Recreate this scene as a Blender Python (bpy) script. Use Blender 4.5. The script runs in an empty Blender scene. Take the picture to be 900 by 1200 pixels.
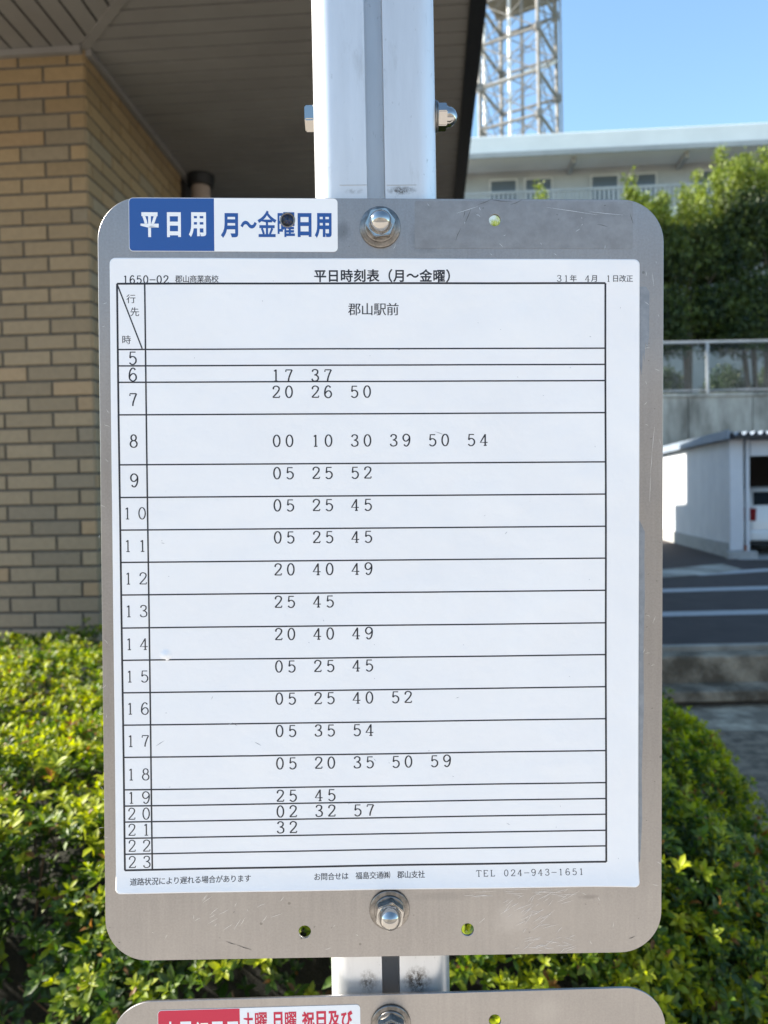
import bpy, bmesh, math, random
import numpy as np
from mathutils import Vector, Matrix

R = math.radians
random.seed(7)
rng = np.random.default_rng(11)
S = bpy.context.scene
COL = S.collection

# ------------------------------------------------------------------ camera
CAM = Vector((0, 0, 1.45))
PITCH, ROLL = R(1.45), R(1.07)
FWD = Vector((0, math.cos(PITCH), -math.sin(PITCH)))
_r0, _u0 = Vector((1, 0, 0)), Vector((0, math.sin(PITCH), math.cos(PITCH)))
RIGHT = _r0 * math.cos(ROLL) - _u0 * math.sin(ROLL)
UP = _r0 * math.sin(ROLL) + _u0 * math.cos(ROLL)
cam_d = bpy.data.cameras.new('camera')
cam_d.sensor_fit = 'VERTICAL'
cam_d.sensor_height = 36
cam_d.lens = 26
cam_d.clip_start, cam_d.clip_end = 0.02, 3000
cam_d.dof.use_dof = True
cam_d.dof.focus_distance = 0.395
cam_d.dof.aperture_fstop = 12.5
cam = bpy.data.objects.new('camera', cam_d)
COL.objects.link(cam)
_m = Matrix((RIGHT, UP, -FWD)).transposed().to_4x4()
_m.translation = CAM
cam.matrix_world = _m
S.camera = cam

# ------------------------------------------------------------------ light
SUN_EL, SUN_AZ = R(35), R(278)            # azimuth clockwise from +Y: low on the left, a little ahead
w = bpy.data.worlds.new('World')
S.world = w
w.use_nodes = True
nt = w.node_tree
sky = nt.nodes.new('ShaderNodeTexSky')
sky.sky_type = 'NISHITA'
sky.sun_disc = False
sky.sun_elevation = SUN_EL
sky.sun_rotation = SUN_AZ
sky.air_density = 1.0
sky.dust_density = 0.2
sky.ozone_density = 1.0
bg = nt.nodes['Background']
bg.inputs['Strength'].default_value = 0.12
tint = nt.nodes.new('ShaderNodeMix'); tint.data_type = 'RGBA'; tint.blend_type = 'MULTIPLY'
tint.inputs[0].default_value = 1.0
tint.inputs[7].default_value = (.90, 1.0, .965, 1)
nt.links.new(sky.outputs['Color'], tint.inputs[6])
nt.links.new(tint.outputs[2], bg.inputs['Color'])
sun_d = bpy.data.lights.new('sun', 'SUN')
sun_d.energy = 4.9
sun_d.angle = R(0.5)
sun_d.color = (1.0, 0.93, 0.82)
sun = bpy.data.objects.new('sun', sun_d)
COL.objects.link(sun)
to_sun = Vector((math.sin(SUN_AZ) * math.cos(SUN_EL), math.cos(SUN_AZ) * math.cos(SUN_EL), math.sin(SUN_EL)))
sun.rotation_euler = to_sun.to_track_quat('Z', 'Y').to_euler()
S.view_settings.view_transform = 'Standard'
S.view_settings.look = 'None'
S.view_settings.exposure = 1.60
S.view_settings.gamma = 1.0
S.view_settings.use_curve_mapping = False
S.cycles.max_bounces = 10
S.cycles.use_denoising = True


# ------------------------------------------------------------------ helpers
def tag(o, label=None, cat=None, group=None, kind=None):
    if label: o['label'] = label
    if cat: o['category'] = cat
    if group: o['group'] = group
    if kind: o['kind'] = kind
    return o


def empty(name, loc=(0, 0, 0), rz=0.0, mat=None):
    o = bpy.data.objects.new(name, None)
    o.empty_display_size = 0.1
    COL.objects.link(o)
    if mat is not None:
        o.matrix_world = mat
    else:
        o.location = loc
        o.rotation_euler = (0, 0, rz)
    return o


def link(name, me, mat=None, parent=None, smooth=False):
    o = bpy.data.objects.new(name, me)
    COL.objects.link(o)
    if mat is not None:
        for m_ in (mat if isinstance(mat, (list, tuple)) else [mat]):
            me.materials.append(m_)
    if parent is not None:
        o.parent = parent
    if smooth:
        me.polygons.foreach_set('use_smooth', [True] * len(me.polygons))
    return o


def mesh_from(name, verts, faces, mat=None, parent=None, smooth=False):
    me = bpy.data.meshes.new(name)
    me.from_pydata([tuple(v) for v in verts], [], faces)
    me.update()
    return link(name, me, mat, parent, smooth)


def from_bm(name, bm, mat=None, parent=None, smooth=False):
    me = bpy.data.meshes.new(name)
    bm.normal_update()
    bm.to_mesh(me)
    bm.free()
    return link(name, me, mat, parent, smooth)


def add_box(bm, x0, x1, y0, y1, z0, z1, bev=0.0):
    r = bmesh.ops.create_cube(bm, size=1.0)
    vs = r['verts']
    for v in vs:
        v.co = Vector((x0 + (v.co.x + .5) * (x1 - x0), y0 + (v.co.y + .5) * (y1 - y0), z0 + (v.co.z + .5) * (z1 - z0)))
    if bev > 0:
        es = list({e for v in vs for e in v.link_edges})
        bmesh.ops.bevel(bm, geom=es, offset=bev, segments=2, affect='EDGES', profile=.5)


def box(name, x0, x1, y0, y1, z0, z1, mat, parent=None, bev=0.0):
    bm = bmesh.new()
    add_box(bm, x0, x1, y0, y1, z0, z1, bev)
    return from_bm(name, bm, mat, parent)


def add_bar(bm, a, b, r, seg=8):
    a, b = Vector(a), Vector(b)
    d = b - a
    q = d.to_track_quat('Z', 'Y').to_matrix().to_4x4()
    q.translation = (a + b) / 2
    bmesh.ops.create_cone(bm, cap_ends=True, segments=seg, radius1=r, radius2=r, depth=d.length, matrix=q)


def bar(name, a, b, r, mat, parent=None, seg=8):
    bm = bmesh.new()
    add_bar(bm, a, b, r, seg)
    return from_bm(name, bm, mat, parent)


def add_lathe(bm, prof, seg=32, m=Matrix.Identity(4)):
    rings = []
    for r_, z_ in prof:
        rings.append([bm.verts.new(m @ Vector((r_ * math.cos(2 * math.pi * k / seg), r_ * math.sin(2 * math.pi * k / seg), z_))) for k in range(seg)])
    for a, b in zip(rings, rings[1:]):
        for k in range(seg):
            bm.faces.new((a[k], a[(k + 1) % seg], b[(k + 1) % seg], b[k]))
    if prof[-1][0] > 1e-9: bm.faces.new(rings[-1])
    if prof[0][0] > 1e-9: bm.faces.new(list(reversed(rings[0])))
    bmesh.ops.remove_doubles(bm, verts=bm.verts, dist=1e-6)


def add_prism(bm, pts, h0, h1, m=Matrix.Identity(4)):
    a = [bm.verts.new(m @ Vector((x, y, h0))) for x, y in pts]
    b = [bm.verts.new(m @ Vector((x, y, h1))) for x, y in pts]
    n = len(pts)
    for k in range(n):
        bm.faces.new((a[k], a[(k + 1) % n], b[(k + 1) % n], b[k]))
    bm.faces.new(b)
    bm.faces.new(list(reversed(a)))


def ray(px, py):
    d = RIGHT * ((px - 450) / 866.67) - UP * ((py - 600) / 866.67) + FWD
    return d


def at(px, py, Y):
    """the point of the place at distance Y ahead seen in that direction"""
    d = ray(px, py)
    return CAM + d * (Y / d.y)


# ------------------------------------------------------------------ materials
def material(name, base, rough=.6, metal=0.0, spec=.5):
    m = bpy.data.materials.new(name)
    m.use_nodes = True
    p = m.node_tree.nodes['Principled BSDF']
    p.inputs['Base Color'].default_value = (*base, 1)
    p.inputs['Roughness'].default_value = rough
    p.inputs['Metallic'].default_value = metal
    p.inputs['Specular IOR Level'].default_value = spec
    return m


def N(m, t, **kw):
    n = m.node_tree.nodes.new(t)
    for k, v in kw.items():
        if hasattr(n, k): setattr(n, k, v)
        else: n.inputs[k].default_value = v
    return n


def L(m, a, b): m.node_tree.links.new(a, b)


def P(m): return m.node_tree.nodes['Principled BSDF']


def noise(m, scale, detail=6, rough=.6, stretch=(1, 1, 1), loc=(0, 0, 0)):
    tc = N(m, 'ShaderNodeTexCoord')
    mp = N(m, 'ShaderNodeMapping')
    mp.inputs['Scale'].default_value = stretch
    mp.inputs['Location'].default_value = loc
    L(m, tc.outputs['Object'], mp.inputs['Vector'])
    n = N(m, 'ShaderNodeTexNoise')
    n.inputs['Scale'].default_value = scale
    n.inputs['Detail'].default_value = detail
    n.inputs['Roughness'].default_value = rough
    L(m, mp.outputs['Vector'], n.inputs['Vector'])
    return n.outputs['Fac']


def ramp(m, fac, stops):
    r_ = N(m, 'ShaderNodeValToRGB')
    e = r_.color_ramp.elements
    while len(e) < len(stops): e.new(.5)
    for k, (p_, c_) in enumerate(stops):
        e[k].position = p_
        e[k].color = (*c_, 1) if len(c_) == 3 else c_
    L(m, fac, r_.inputs['Fac'])
    return r_.outputs['Color']


def mix(m, fac, a, b, mode='MIX'):
    n = N(m, 'ShaderNodeMix', data_type='RGBA', blend_type=mode)
    for sock, v in ((n.inputs[0], fac), (n.inputs[6], a), (n.inputs[7], b)):
        if isinstance(v, (int, float)): sock.default_value = v
        elif isinstance(v, tuple): sock.default_value = (*v, 1)
        else: L(m, v, sock)
    return n.outputs[2]


def bump(m, h, strength, dist):
    b = N(m, 'ShaderNodeBump')
    b.inputs['Strength'].default_value = strength
    b.inputs['Distance'].default_value = dist
    L(m, h, b.inputs['Height'])
    L(m, b.outputs['Normal'], P(m).inputs['Normal'])


def mottled(name, a, b, scale, rough=.7, lo=.35, hi=.65, bmp=0, bd=.01, stretch=(1, 1, 1), metal=0, spec=.5, detail=6):
    m = material(name, a, rough, metal, spec)
    f = noise(m, scale, detail, .65, stretch)
    L(m, ramp(m, f, [(lo, a), (hi, b)]), P(m).inputs['Base Color'])
    if bmp:
        bump(m, noise(m, scale * 4, 8, .7, stretch), bmp, bd)
    return m


def blotch(m, cx, cy, rx, ry, nscale, namp=.6, upright=False):
    """0..1 mask of a stain with a ragged edge, at a place on the surface (object x, y)"""
    tc = N(m, 'ShaderNodeTexCoord')
    mp = N(m, 'ShaderNodeMapping')
    mp.vector_type = 'POINT'
    mp.inputs['Location'].default_value = (-cx / rx, 0, -cy / ry) if upright else (-cx / rx, -cy / ry, 0)
    mp.inputs['Scale'].default_value = (1 / rx, 0, 1 / ry) if upright else (1 / rx, 1 / ry, 0)
    L(m, tc.outputs['Object'], mp.inputs['Vector'])
    ln = N(m, 'ShaderNodeVectorMath', operation='LENGTH')
    L(m, mp.outputs['Vector'], ln.inputs[0])
    f = noise(m, nscale, 6, .7)
    a = N(m, 'ShaderNodeMath', operation='MULTIPLY_ADD')
    L(m, f, a.inputs[0]); a.inputs[1].default_value = namp * 2; a.inputs[2].default_value = -namp
    s = N(m, 'ShaderNodeMath', operation='ADD')
    L(m, ln.outputs['Value'], s.inputs[0]); L(m, a.outputs[0], s.inputs[1])
    mr = N(m, 'ShaderNodeMapRange')
    mr.inputs['From Min'].default_value = 1.0; mr.inputs['From Max'].default_value = .35
    L(m, s.outputs[0], mr.inputs['Value'])
    return mr.outputs['Result']


def scale_val(m, v, k):
    n = N(m, 'ShaderNodeMath', operation='MULTIPLY')
    L(m, v, n.inputs[0]); n.inputs[1].default_value = k
    return n.outputs[0]


M = {}
M['asphalt'] = mottled('asphalt', (.037, .0265, .0245), (.053, .040, .036), 3, .85, bmp=.4, bd=.004)
M['old_asphalt'] = mottled('worn_asphalt', (.12, .093, .066), (.34, .272, .195), 14, .9, .36, .66, bmp=1, bd=.02)
M['paving'] = mottled('concrete_paving', (.44, .395, .345), (.52, .47, .415), 4, .85, bmp=.3, bd=.003)
M['concrete'] = mottled('weathered_concrete', (.16, .147, .12), (.50, .465, .40), 1.0, .9, .36, .66, bmp=.3, bd=.01, stretch=(1, 1, .35))
M['mossy'] = mottled('mossy_concrete', (.125, .098, .067), (.48, .40, .295), 3.2, .95, .40, .74, bmp=.9, bd=.03)
M['kerb'] = mottled('kerb_concrete', (.32, .32, .31), (.42, .42, .41), 8, .9, bmp=.3, bd=.004)
M['soil'] = mottled('soil', (.11, .085, .06), (.19, .15, .11), 6, .95, bmp=.8, bd=.03)
M['grass'] = mottled('grass', (.04, .07, .02), (.09, .12, .04), 4, .95, bmp=.9, bd=.05)
M['line'] = mottled('road_paint', (.26, .26, .26), (.40, .40, .40), 14, .7, .25, .5)
M['mortar'] = mottled('mortar', (.085, .078, .068), (.12, .11, .098), 20, .95)
M['soffit'] = mottled('painted_soffit', (.195, .18, .165), (.235, .22, .20), 2, .55, stretch=(1, 1, 1))
M['black_metal'] = material('black_metal', (.012, .013, .014), .45)
M['dark_recess'] = material('recess_dark', (.05, .045, .04), .7)  # near-black, with the darkness of gaps and recesses in the colour
M['render'] = mottled('wall_render', (.5, .48, .44), (.58, .56, .52), 3, .9)
M['pipe'] = mottled('painted_pipe', (.30, .24, .20), (.36, .29, .25), 6, .5)
M['white_panel'] = mottled('white_panel', (.60, .62, .655), (.68, .695, .72), 2, .5)
M['far_white'] = mottled('white_concrete', (.78, .78, .77), (.86, .86, .85), .6, .8)
M['far_wall'] = mottled('grey_concrete', (.33, .335, .34), (.42, .425, .43), .5, .85)
M['glass_dark'] = material('window_glass', (.02, .025, .03), .08)
M['far_glass'] = material('curtained_glass', (.10, .115, .13), .2)
M['steel'] = mottled('galvanised_steel', (.46, .45, .44), (.62, .61, .60), 1.2, .55, metal=.0)
M['fence_steel'] = mottled('dull_galvanised_steel', (.26, .27, .275), (.38, .39, .395), 2, .5)
M['tower_steel'] = mottled('weathered_steel', (.15, .14, .125), (.26, .245, .23), 1.2, .55)
M['car_white'] = material('white_car_paint', (.80, .80, .79), .25)
P(M['car_white']).inputs['Coat Weight'].default_value = .6
M['rubber'] = material('rubber', (.02, .02, .02), .8)
M['red_lens'] = material('red_lens', (.28, .02, .02), .2)
M['clear_lens'] = material('clear_lens', (.7, .7, .7), .15)
M['roofing'] = mottled('blue_grey_roofing', (.22, .27, .33), (.28, .33, .40), 3, .5)
M['rust'] = mottled('rust', (.22, .07, .035), (.32, .12, .06), 20, .9)
M['bark'] = mottled('bark', (.07, .055, .04), (.13, .105, .08), 8, .95, bmp=.8, bd=.02)
M['twig'] = mottled('twig', (.10, .06, .04), (.17, .11, .07), 30, .9)
M['ink'] = material('printing_ink', (.012, .013, .020), .55)
M['blue_ink'] = material('blue_vinyl', (.014, .082, .30), .35)
M['red_ink'] = material('red_vinyl', (.60, .012, .055), .35)
M['white_ink'] = material('white_vinyl', (.84, .85, .86), .35)
M['chrome'] = material('polished_stainless', (.43, .415, .395), .10, 1.0)
M['dull_steel'] = mottled('dull_stainless', (.16, .148, .135), (.30, .28, .26), 300, .34, metal=1.0)
M['residue'] = mottled('tape_residue', (.285, .272, .262), (.35, .336, .326), 120, .42, metal=.9)
M['grey_tape'] = mottled('grey_tape', (.20, .22, .245), (.27, .29, .315), 160, .5, metal=.2)


def plate_material(stains):
    m = material('brushed_stainless', (.60, .585, .57), .38, 1.0)
    cl = noise(m, 14, 6, .65)
    fine = noise(m, 900, 3, .6)
    streak = noise(m, 60, 5, .6, (6, .35, 1))
    base = ramp(m, cl, [(.3, (.30, .287, .282)), (.7, (.375, .358, .347))])
    base = mix(m, .25, base, ramp(m, streak, [(.3, (.30, .29, .285)), (.7, (.44, .42, .41))]))
    base = mix(m, .12, base, ramp(m, fine, [(.35, (.22, .215, .21)), (.65, (.50, .49, .48))]))
    for (cx, cy, rx, ry, k, c) in stains:
        base = mix(m, scale_val(m, blotch(m, cx, cy, rx, ry, 160), k), base, c)
    # small dark pits
    vo = N(m, 'ShaderNodeTexVoronoi'); vo.inputs['Scale'].default_value = 60
    tc = N(m, 'ShaderNodeTexCoord'); L(m, tc.outputs['Object'], vo.inputs['Vector'])
    L(m, mix(m, ramp(m, vo.outputs['Distance'], [(.035, (.6, .6, .6)), (.055, (0, 0, 0))]), base, (.16, .15, .14)), P(m).inputs['Base Color'])
    rr = N(m, 'ShaderNodeMapRange')
    rr.inputs['To Min'].default_value = .30; rr.inputs['To Max'].default_value = .46
    L(m, noise(m, 25, 6, .7), rr.inputs['Value'])
    L(m, rr.outputs['Result'], P(m).inputs['Roughness'])
    # fine grain over slow waves of the sheet metal
    wv = N(m, 'ShaderNodeBump'); wv.inputs['Strength'].default_value = .5; wv.inputs['Distance'].default_value = .006
    L(m, noise(m, 7, 2, .5, (1, .6, 1)), wv.inputs['Height'])
    b2 = N(m, 'ShaderNodeBump'); b2.inputs['Strength'].default_value = .06; b2.inputs['Distance'].default_value = .0006
    L(m, noise(m, 220, 5, .6), b2.inputs['Height'])
    L(m, wv.outputs['Normal'], b2.inputs['Normal'])
    L(m, b2.outputs['Normal'], P(m).inputs['Normal'])
    return m


def paper_material():
    m = material('laminated_paper', (.85, .85, .855), .38, 0, .45)
    f = noise(m, 18, 6, .6)
    base = ramp(m, f, [(.3, (.825, .825, .835)), (.7, (.865, .865, .87))])
    sp = noise(m, 150, 4, .6)
    base = mix(m, scale_val(m, ramp(m, sp, [(.70, (0, 0, 0)), (.80, (1, 1, 1))]), .25), base, (.55, .56, .60))
    L(m, base, P(m).inputs['Base Color'])
    bump(m, noise(m, 34, 4, .5), .7, .0016)
    return m


def post_material(stains):
    m = material('anodised_aluminium', (.72, .73, .74), .34, .55)
    base = ramp(m, noise(m, 26, 7, .7, (1, 1, .12)), [(.3, (.58, .585, .59)), (.7, (.74, .745, .75))])
    base = mix(m, scale_val(m, ramp(m, noise(m, 70, 6, .7, (1, 1, .25)), [(.58, (0, 0, 0)), (.72, (1, 1, 1))]), .45), base, (.40, .39, .37))
    # specks of grime
    sp = noise(m, 240, 5, .7, (1, 1, .6))
    base = mix(m, scale_val(m, ramp(m, sp, [(.62, (0, 0, 0)), (.74, (1, 1, 1))]), .5), base, (.22, .21, .19))
    dirt = ramp(m, noise(m, 420, 5, .75, (1, 1, .8)), [(.40, (0, 0, 0)), (.56, (1, 1, 1))])
    for (cx, cz, rx, rz, k) in stains:
        n_ = N(m, 'ShaderNodeMath', operation='MULTIPLY')
        L(m, blotch(m, cx, cz, rx, rz, 90, .45, True), n_.inputs[0]); L(m, dirt, n_.inputs[1])
        base = mix(m, scale_val(m, n_.outputs[0], k), base, (.12, .105, .09))
    L(m, base, P(m).inputs['Base Color'])
    bump(m, noise(m, 120, 4, .6, (1, 1, .1)), .05, .0005)
    return m


def leaf_material(name, rough=.42, trans=.38):
    m = material(name, (.08, .12, .03), rough, 0, .45)
    at_ = N(m, 'ShaderNodeAttribute', attribute_name='tint')
    L(m, at_.outputs['Color'], P(m).inputs['Base Color'])
    tr = N(m, 'ShaderNodeBsdfTranslucent')
    hs = N(m, 'ShaderNodeHueSaturation')
    hs.inputs['Saturation'].default_value = 1.1; hs.inputs['Value'].default_value = 1.35
    L(m, at_.outputs['Color'], hs.inputs['Color'])
    L(m, hs.outputs['Color'], tr.inputs['Color'])
    mx = N(m, 'ShaderNodeMixShader'); mx.inputs[0].default_value = trans
    L(m, P(m).outputs[0], mx.inputs[1]); L(m, tr.outputs[0], mx.inputs[2])
    L(m, mx.outputs[0], m.node_tree.nodes['Material Output'].inputs['Surface'])
    return m


def brick_material():
    m = material('glazed_brick', (.4, .3, .2), .55)
    at_ = N(m, 'ShaderNodeAttribute', attribute_name='tint')
    f = noise(m, 35, 6, .65)
    c = mix(m, .35, at_.outputs['Color'], ramp(m, f, [(.3, (.72, .72, .72)), (.7, (1.2, 1.2, 1.2))]), 'MULTIPLY')
    L(m, c, P(m).inputs['Base Color'])
    bump(m, noise(m, 150, 5, .6), .25, .002)
    return m


M['leaf'] = leaf_material('azalea_leaf', .48, .46)
M['tree_leaf'] = leaf_material('tree_leaf', .5, .25)
M['brick'] = brick_material()
M['paper'] = paper_material()


def set_tint(me, cols_per_face):
    """one colour per face, stored on the mesh (each leaf or brick has its own shade)"""
    a = me.attributes.new('tint', 'FLOAT_COLOR', 'FACE')
    c = np.ones((len(me.polygons), 4), np.float32)
    c[:, :3] = cols_per_face
    a.data.foreach_set('color', c.ravel())


# ------------------------------------------------------------------ setting: ground, lot, hillside
GZ = -0.40      # pavement level at the stop
tag(mesh_from('ground', [(-600, -600, GZ - .02), (600, -600, GZ - .02), (600, 900, GZ - .02), (-600, 900, GZ - .02)], [(0, 1, 2, 3)], M['soil']), kind='structure')
tag(mesh_from('pavement', [(-25, -3.2, GZ), (25, -3.2, GZ), (25, .9, GZ), (-25, .9, GZ)], [(0, 1, 2, 3)], M['paving']), kind='structure')
tag(mesh_from('yard', [(-25, .9, GZ - .004), (25, .9, GZ - .004), (25, 7.2, GZ - .004), (-25, 7.2, GZ - .004)], [(0, 1, 2, 3)], M['old_asphalt']), kind='structure')
tag(box('kerb', -25, 25, -3.35, -3.2, GZ - .2, GZ + .001, M['kerb'], bev=.01), kind='structure')
tag(mesh_from('road', [(-60, -12, GZ - .01), (60, -12, GZ - .01), (60, -3.35, GZ - .01), (-60, -3.35, GZ - .01)], [(0, 1, 2, 3)], mottled('pale_asphalt', (.17, .16, .15), (.23, .215, .20), 5, .9, bmp=.3, bd=.004)), kind='structure')

bv, bf = [], []  # unseen earth bank, added behind the camera for the plate to reflect
bx = np.linspace(-70, 70, 36)
for y, z in ((-12, GZ), (-14, .8), (-17, 4.6), (-20.5, 8.2), (-34, 9.5)):
    for x in bx: bv.append((x, y - 1.2 * math.sin(x * .21), z + (.35 * math.sin(x * .37 + y) if z > 0 else 0)))
for j in range(4):
    for i in range(35): bf.append((j * 36 + i, j * 36 + i + 1, (j + 1) * 36 + i + 1, (j + 1) * 36 + i))
tag(mesh_from('reflection_bank', bv, bf, mottled('reflection_bank_earth', (.28, .245, .205), (.38, .335, .285), 1.2, .95, bmp=.6, bd=.1), smooth=True), kind='structure')

lot = box('parking_lot', .6, 40, 6.75, 22, GZ - .5, 0.0, M['asphalt'])
tag(lot, kind='structure')


def ground_line(name, pa, pb, wd):
    d = (Vector(pb) - Vector(pa)).normalized()
    n = Vector((-d.y, d.x, 0)) * wd / 2
    a, b = Vector(pa), Vector(pb)
    return mesh_from(name, [a - n, b - n, b + n, a + n], [(0, 1, 2, 3)], M['line'])


def lotpt(px, py, z=0.004):
    d = ray(px, py)
    return CAM + d * ((z - CAM.z) / d.z)


for (pa, pb, wd) in (((760, 720), (960, 715.5), .30), ((760, 692.5), (960, 687), .34), ((840, 671.5), (960, 664), .36)):
    a, b = lotpt(*pa), lotpt(*pb)
    dd = (b - a).normalized()
    tag(ground_line('parking_line', a - dd * .5, b + dd * 4, wd), kind='structure')

# kerb stones and steps at the near edge of the lot
tag(box('lot_kerb', .6, 40, 6.66, 6.745, GZ - .3, .018, M['concrete'], bev=.012), kind='structure')
tag(box('lot_retaining_face', .6, 40, 6.45, 6.657, GZ - .3, -.03, M['mossy'], bev=.02), kind='structure')
tag(box('lower_step', .6, 40, 6.16, 6.447, -.352, -.262, M['mossy'], bev=.012), kind='structure')
tag(box('gap_shade_box', .6, 40, 6.24, 6.44, GZ - .2, -.353, M['dark_recess']), kind='structure')  # near-black box standing for the shadow in the gap under the step
tag(mesh_from('gutter_slab', [(.6, 5.55, GZ), (40, 5.55, GZ), (40, 6.235, GZ), (.6, 6.235, GZ)], [(0, 1, 2, 3)], mottled('gutter_concrete', (.19, .152, .108), (.50, .42, .31), 2.6, .9, .42, .60)), kind='structure')
# concrete apron in front of the carport
_a = [lotpt(760, 668), lotpt(846, 661), lotpt(870, 667), lotpt(842, 672), lotpt(760, 678)]
tag(mesh_from('apron', [v + Vector((0, 0, .002)) for v in _a], [(0, 1, 2, 3, 4)], M['concrete']), kind='structure')

# hillside behind the wall
WY = 23.0
ht = 4.37
hv, hf = [], []
xs = np.concatenate([[3.5], np.linspace(3.51, 90, 25)])
prof = [(WY + .32, ht), (26.5, ht + .1), (33, ht + .4), (48, 9), (60, 12), (140, 14)]
for y, z in prof:
    for x in xs:
        hv.append((x, y, GZ - .5 if x == 3.5 else z + .1 * math.sin(x * .7 + y)))
n = len(xs)
for j in range(len(prof) - 1):
    for i in range(n - 1):
        hf.append((j * n + i, j * n + i + 1, (j + 1) * n + i + 1, (j + 1) * n + i))
tag(mesh_from('hillside', hv, hf, M['grass'], smooth=True), kind='structure')

# retaining wall with panel joints
wall = empty('retaining_wall', (0, WY, 0))
tag(wall, 'stained grey concrete retaining wall behind the carport, below the wire fence', 'wall')
bm = bmesh.new()
xw = 3.5
while xw < 60:
    add_box(bm, xw, xw + 1.98, 0, .3, -.3, ht - .12, .015)
    xw += 2.0
from_bm('wall_panel', bm, M['concrete'], wall)
box('end_panel', 3.2, 3.495, 0, 27, -.3, ht - .02, M['concrete'], wall, .02)
box('coping', 3.5, 60, -.05, .34, ht - .12, ht, M['concrete'], wall, .02)

# fence on the wall
fence = empty('wire_fence', (0, WY + .15, ht))
tag(fence, 'pale metal mesh fence with slim posts on top of the retaining wall', 'fence')
fx0 = at(829, 430, WY + .15).x
k = 0
for i in range(-3, 10):
    x = fx0 + i * 2.0
    bar('post', (x, 0, -.02), (x, 0, 1.60), .055, M['fence_steel'], fence)
bar('rail', (fx0 - 5.6, 0, 1.60), (fx0 + 19, 0, 1.60), .045, M['fence_steel'], fence)
bar('rail', (fx0 - 5.6, 0, .1), (fx0 + 19, 0, .1), .03, M['fence_steel'], fence)
bm = bmesh.new()
for i in range(int(25.2 / .1)):
    x = fx0 - 5.6 + i * .1
    add_box(bm, x - .002, x + .002, -.002, .002, .1, 1.60)
for j in range(1, 13):
    add_box(bm, fx0 - 5.6, fx0 + 19, .004, .008, .1 + j * .1 - .002, .1 + j * .1 + .002)
from_bm('mesh_panel', bm, M['fence_steel'], fence)

# ------------------------------------------------------------------ brick building on the left
BYAW = R(-3.6)
bld = empty('brick_building', (0, 0, 0), BYAW)
tag(bld, 'tan brick building with deep dark boarded eaves, left of the bus stop', 'building')
WL, WD = -1.51, 3.26          # corner of the wall: sideways, ahead
SOF = 3.455                    # soffit height
EL, ED = .195, 1.555            # inner edge of the eave trim on the right, front edge of the eave


def brick_wall(name, origin, udir, ndir, length, zb, zt, first, shade):
    """one wall of bricks laid in half bond; udir along the wall, ndir out of it"""
    o, u, nn = Vector(origin), Vector(udir), Vector(ndir)
    V, F, C, MI = [], [], [], []
    bw, bh, j, ch, pr = .2267, .07, .0105, .0025, .007

    def quad(a, b, c, d): F.append((a, b, c, d))
    base = len(V)
    for (s, z) in ((0, zb), (length, zb), (length, zt), (0, zt)): V.append(o + u * s + Vector((0, 0, z)))
    quad(0, 1, 2, 3); C.append((.1, .1, .1)); MI.append(1)
    nrow = int((zt - zb) / bh)
    for r_ in range(nrow):
        z1 = zt - r_ * bh - j * .5
        z0 = z1 - bh + j
        s = first[r_ % 2] - bw
        while s < length:
            a, b = max(s + j / 2, 0.0), min(s + bw - j / 2, length)
            s += bw
            if b - a < .012: continue
            i0 = len(V)
            g = random.uniform(.86, 1.12)
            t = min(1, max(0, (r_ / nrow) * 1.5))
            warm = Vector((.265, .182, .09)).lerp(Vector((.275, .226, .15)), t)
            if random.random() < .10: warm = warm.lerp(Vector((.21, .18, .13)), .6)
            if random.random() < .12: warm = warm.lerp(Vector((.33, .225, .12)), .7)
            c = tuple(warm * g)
            for (ss, zz, p) in ((a, z0, 0), (b, z0, 0), (b, z1, 0), (a, z1, 0), (a, z0, pr - ch), (b, z0, pr - ch), (b, z1, pr - ch), (a, z1, pr - ch),
                                (a + ch, z0 + ch, pr), (b - ch, z0 + ch, pr), (b - ch, z1 - ch, pr), (a + ch, z1 - ch, pr)):
                V.append(o + u * ss + Vector((0, 0, zz)) + nn * p)
            for lo in (0, 4):
                for q in range(4):
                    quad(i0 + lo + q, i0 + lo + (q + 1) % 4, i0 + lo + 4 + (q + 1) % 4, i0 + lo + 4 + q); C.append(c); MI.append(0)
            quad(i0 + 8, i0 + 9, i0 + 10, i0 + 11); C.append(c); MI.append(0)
    ob = mesh_from(name, V, F, [M['brick'], M['mortar']], bld)
    ob.data.polygons.foreach_set('material_index', MI)
    set_tint(ob.data, np.array(C))
    return ob


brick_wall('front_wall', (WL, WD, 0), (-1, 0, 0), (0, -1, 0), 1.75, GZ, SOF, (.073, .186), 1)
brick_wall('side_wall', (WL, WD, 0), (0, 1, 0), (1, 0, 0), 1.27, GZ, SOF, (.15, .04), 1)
# unseen pier added to shade the hedge's back, and plain walls out of the main view
box('shade_pier', -3.28, -2.95, 2.85, WD + .3, GZ, SOF, M['render'], bld)
box('end_wall', -3.28, -3.28 + .15, WD + .3, 5, GZ, SOF, M['render'], bld)
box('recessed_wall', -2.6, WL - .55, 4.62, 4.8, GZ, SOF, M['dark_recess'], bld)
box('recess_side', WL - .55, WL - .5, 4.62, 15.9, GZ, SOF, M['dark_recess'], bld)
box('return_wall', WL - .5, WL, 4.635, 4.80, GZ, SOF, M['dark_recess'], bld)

# boarded soffit: boards across on the right, boards running ahead on the front, mitred at the corner
bm = bmesh.new()


def board(pts):
    add_prism(bm, pts, SOF, SOF + .005)


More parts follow.
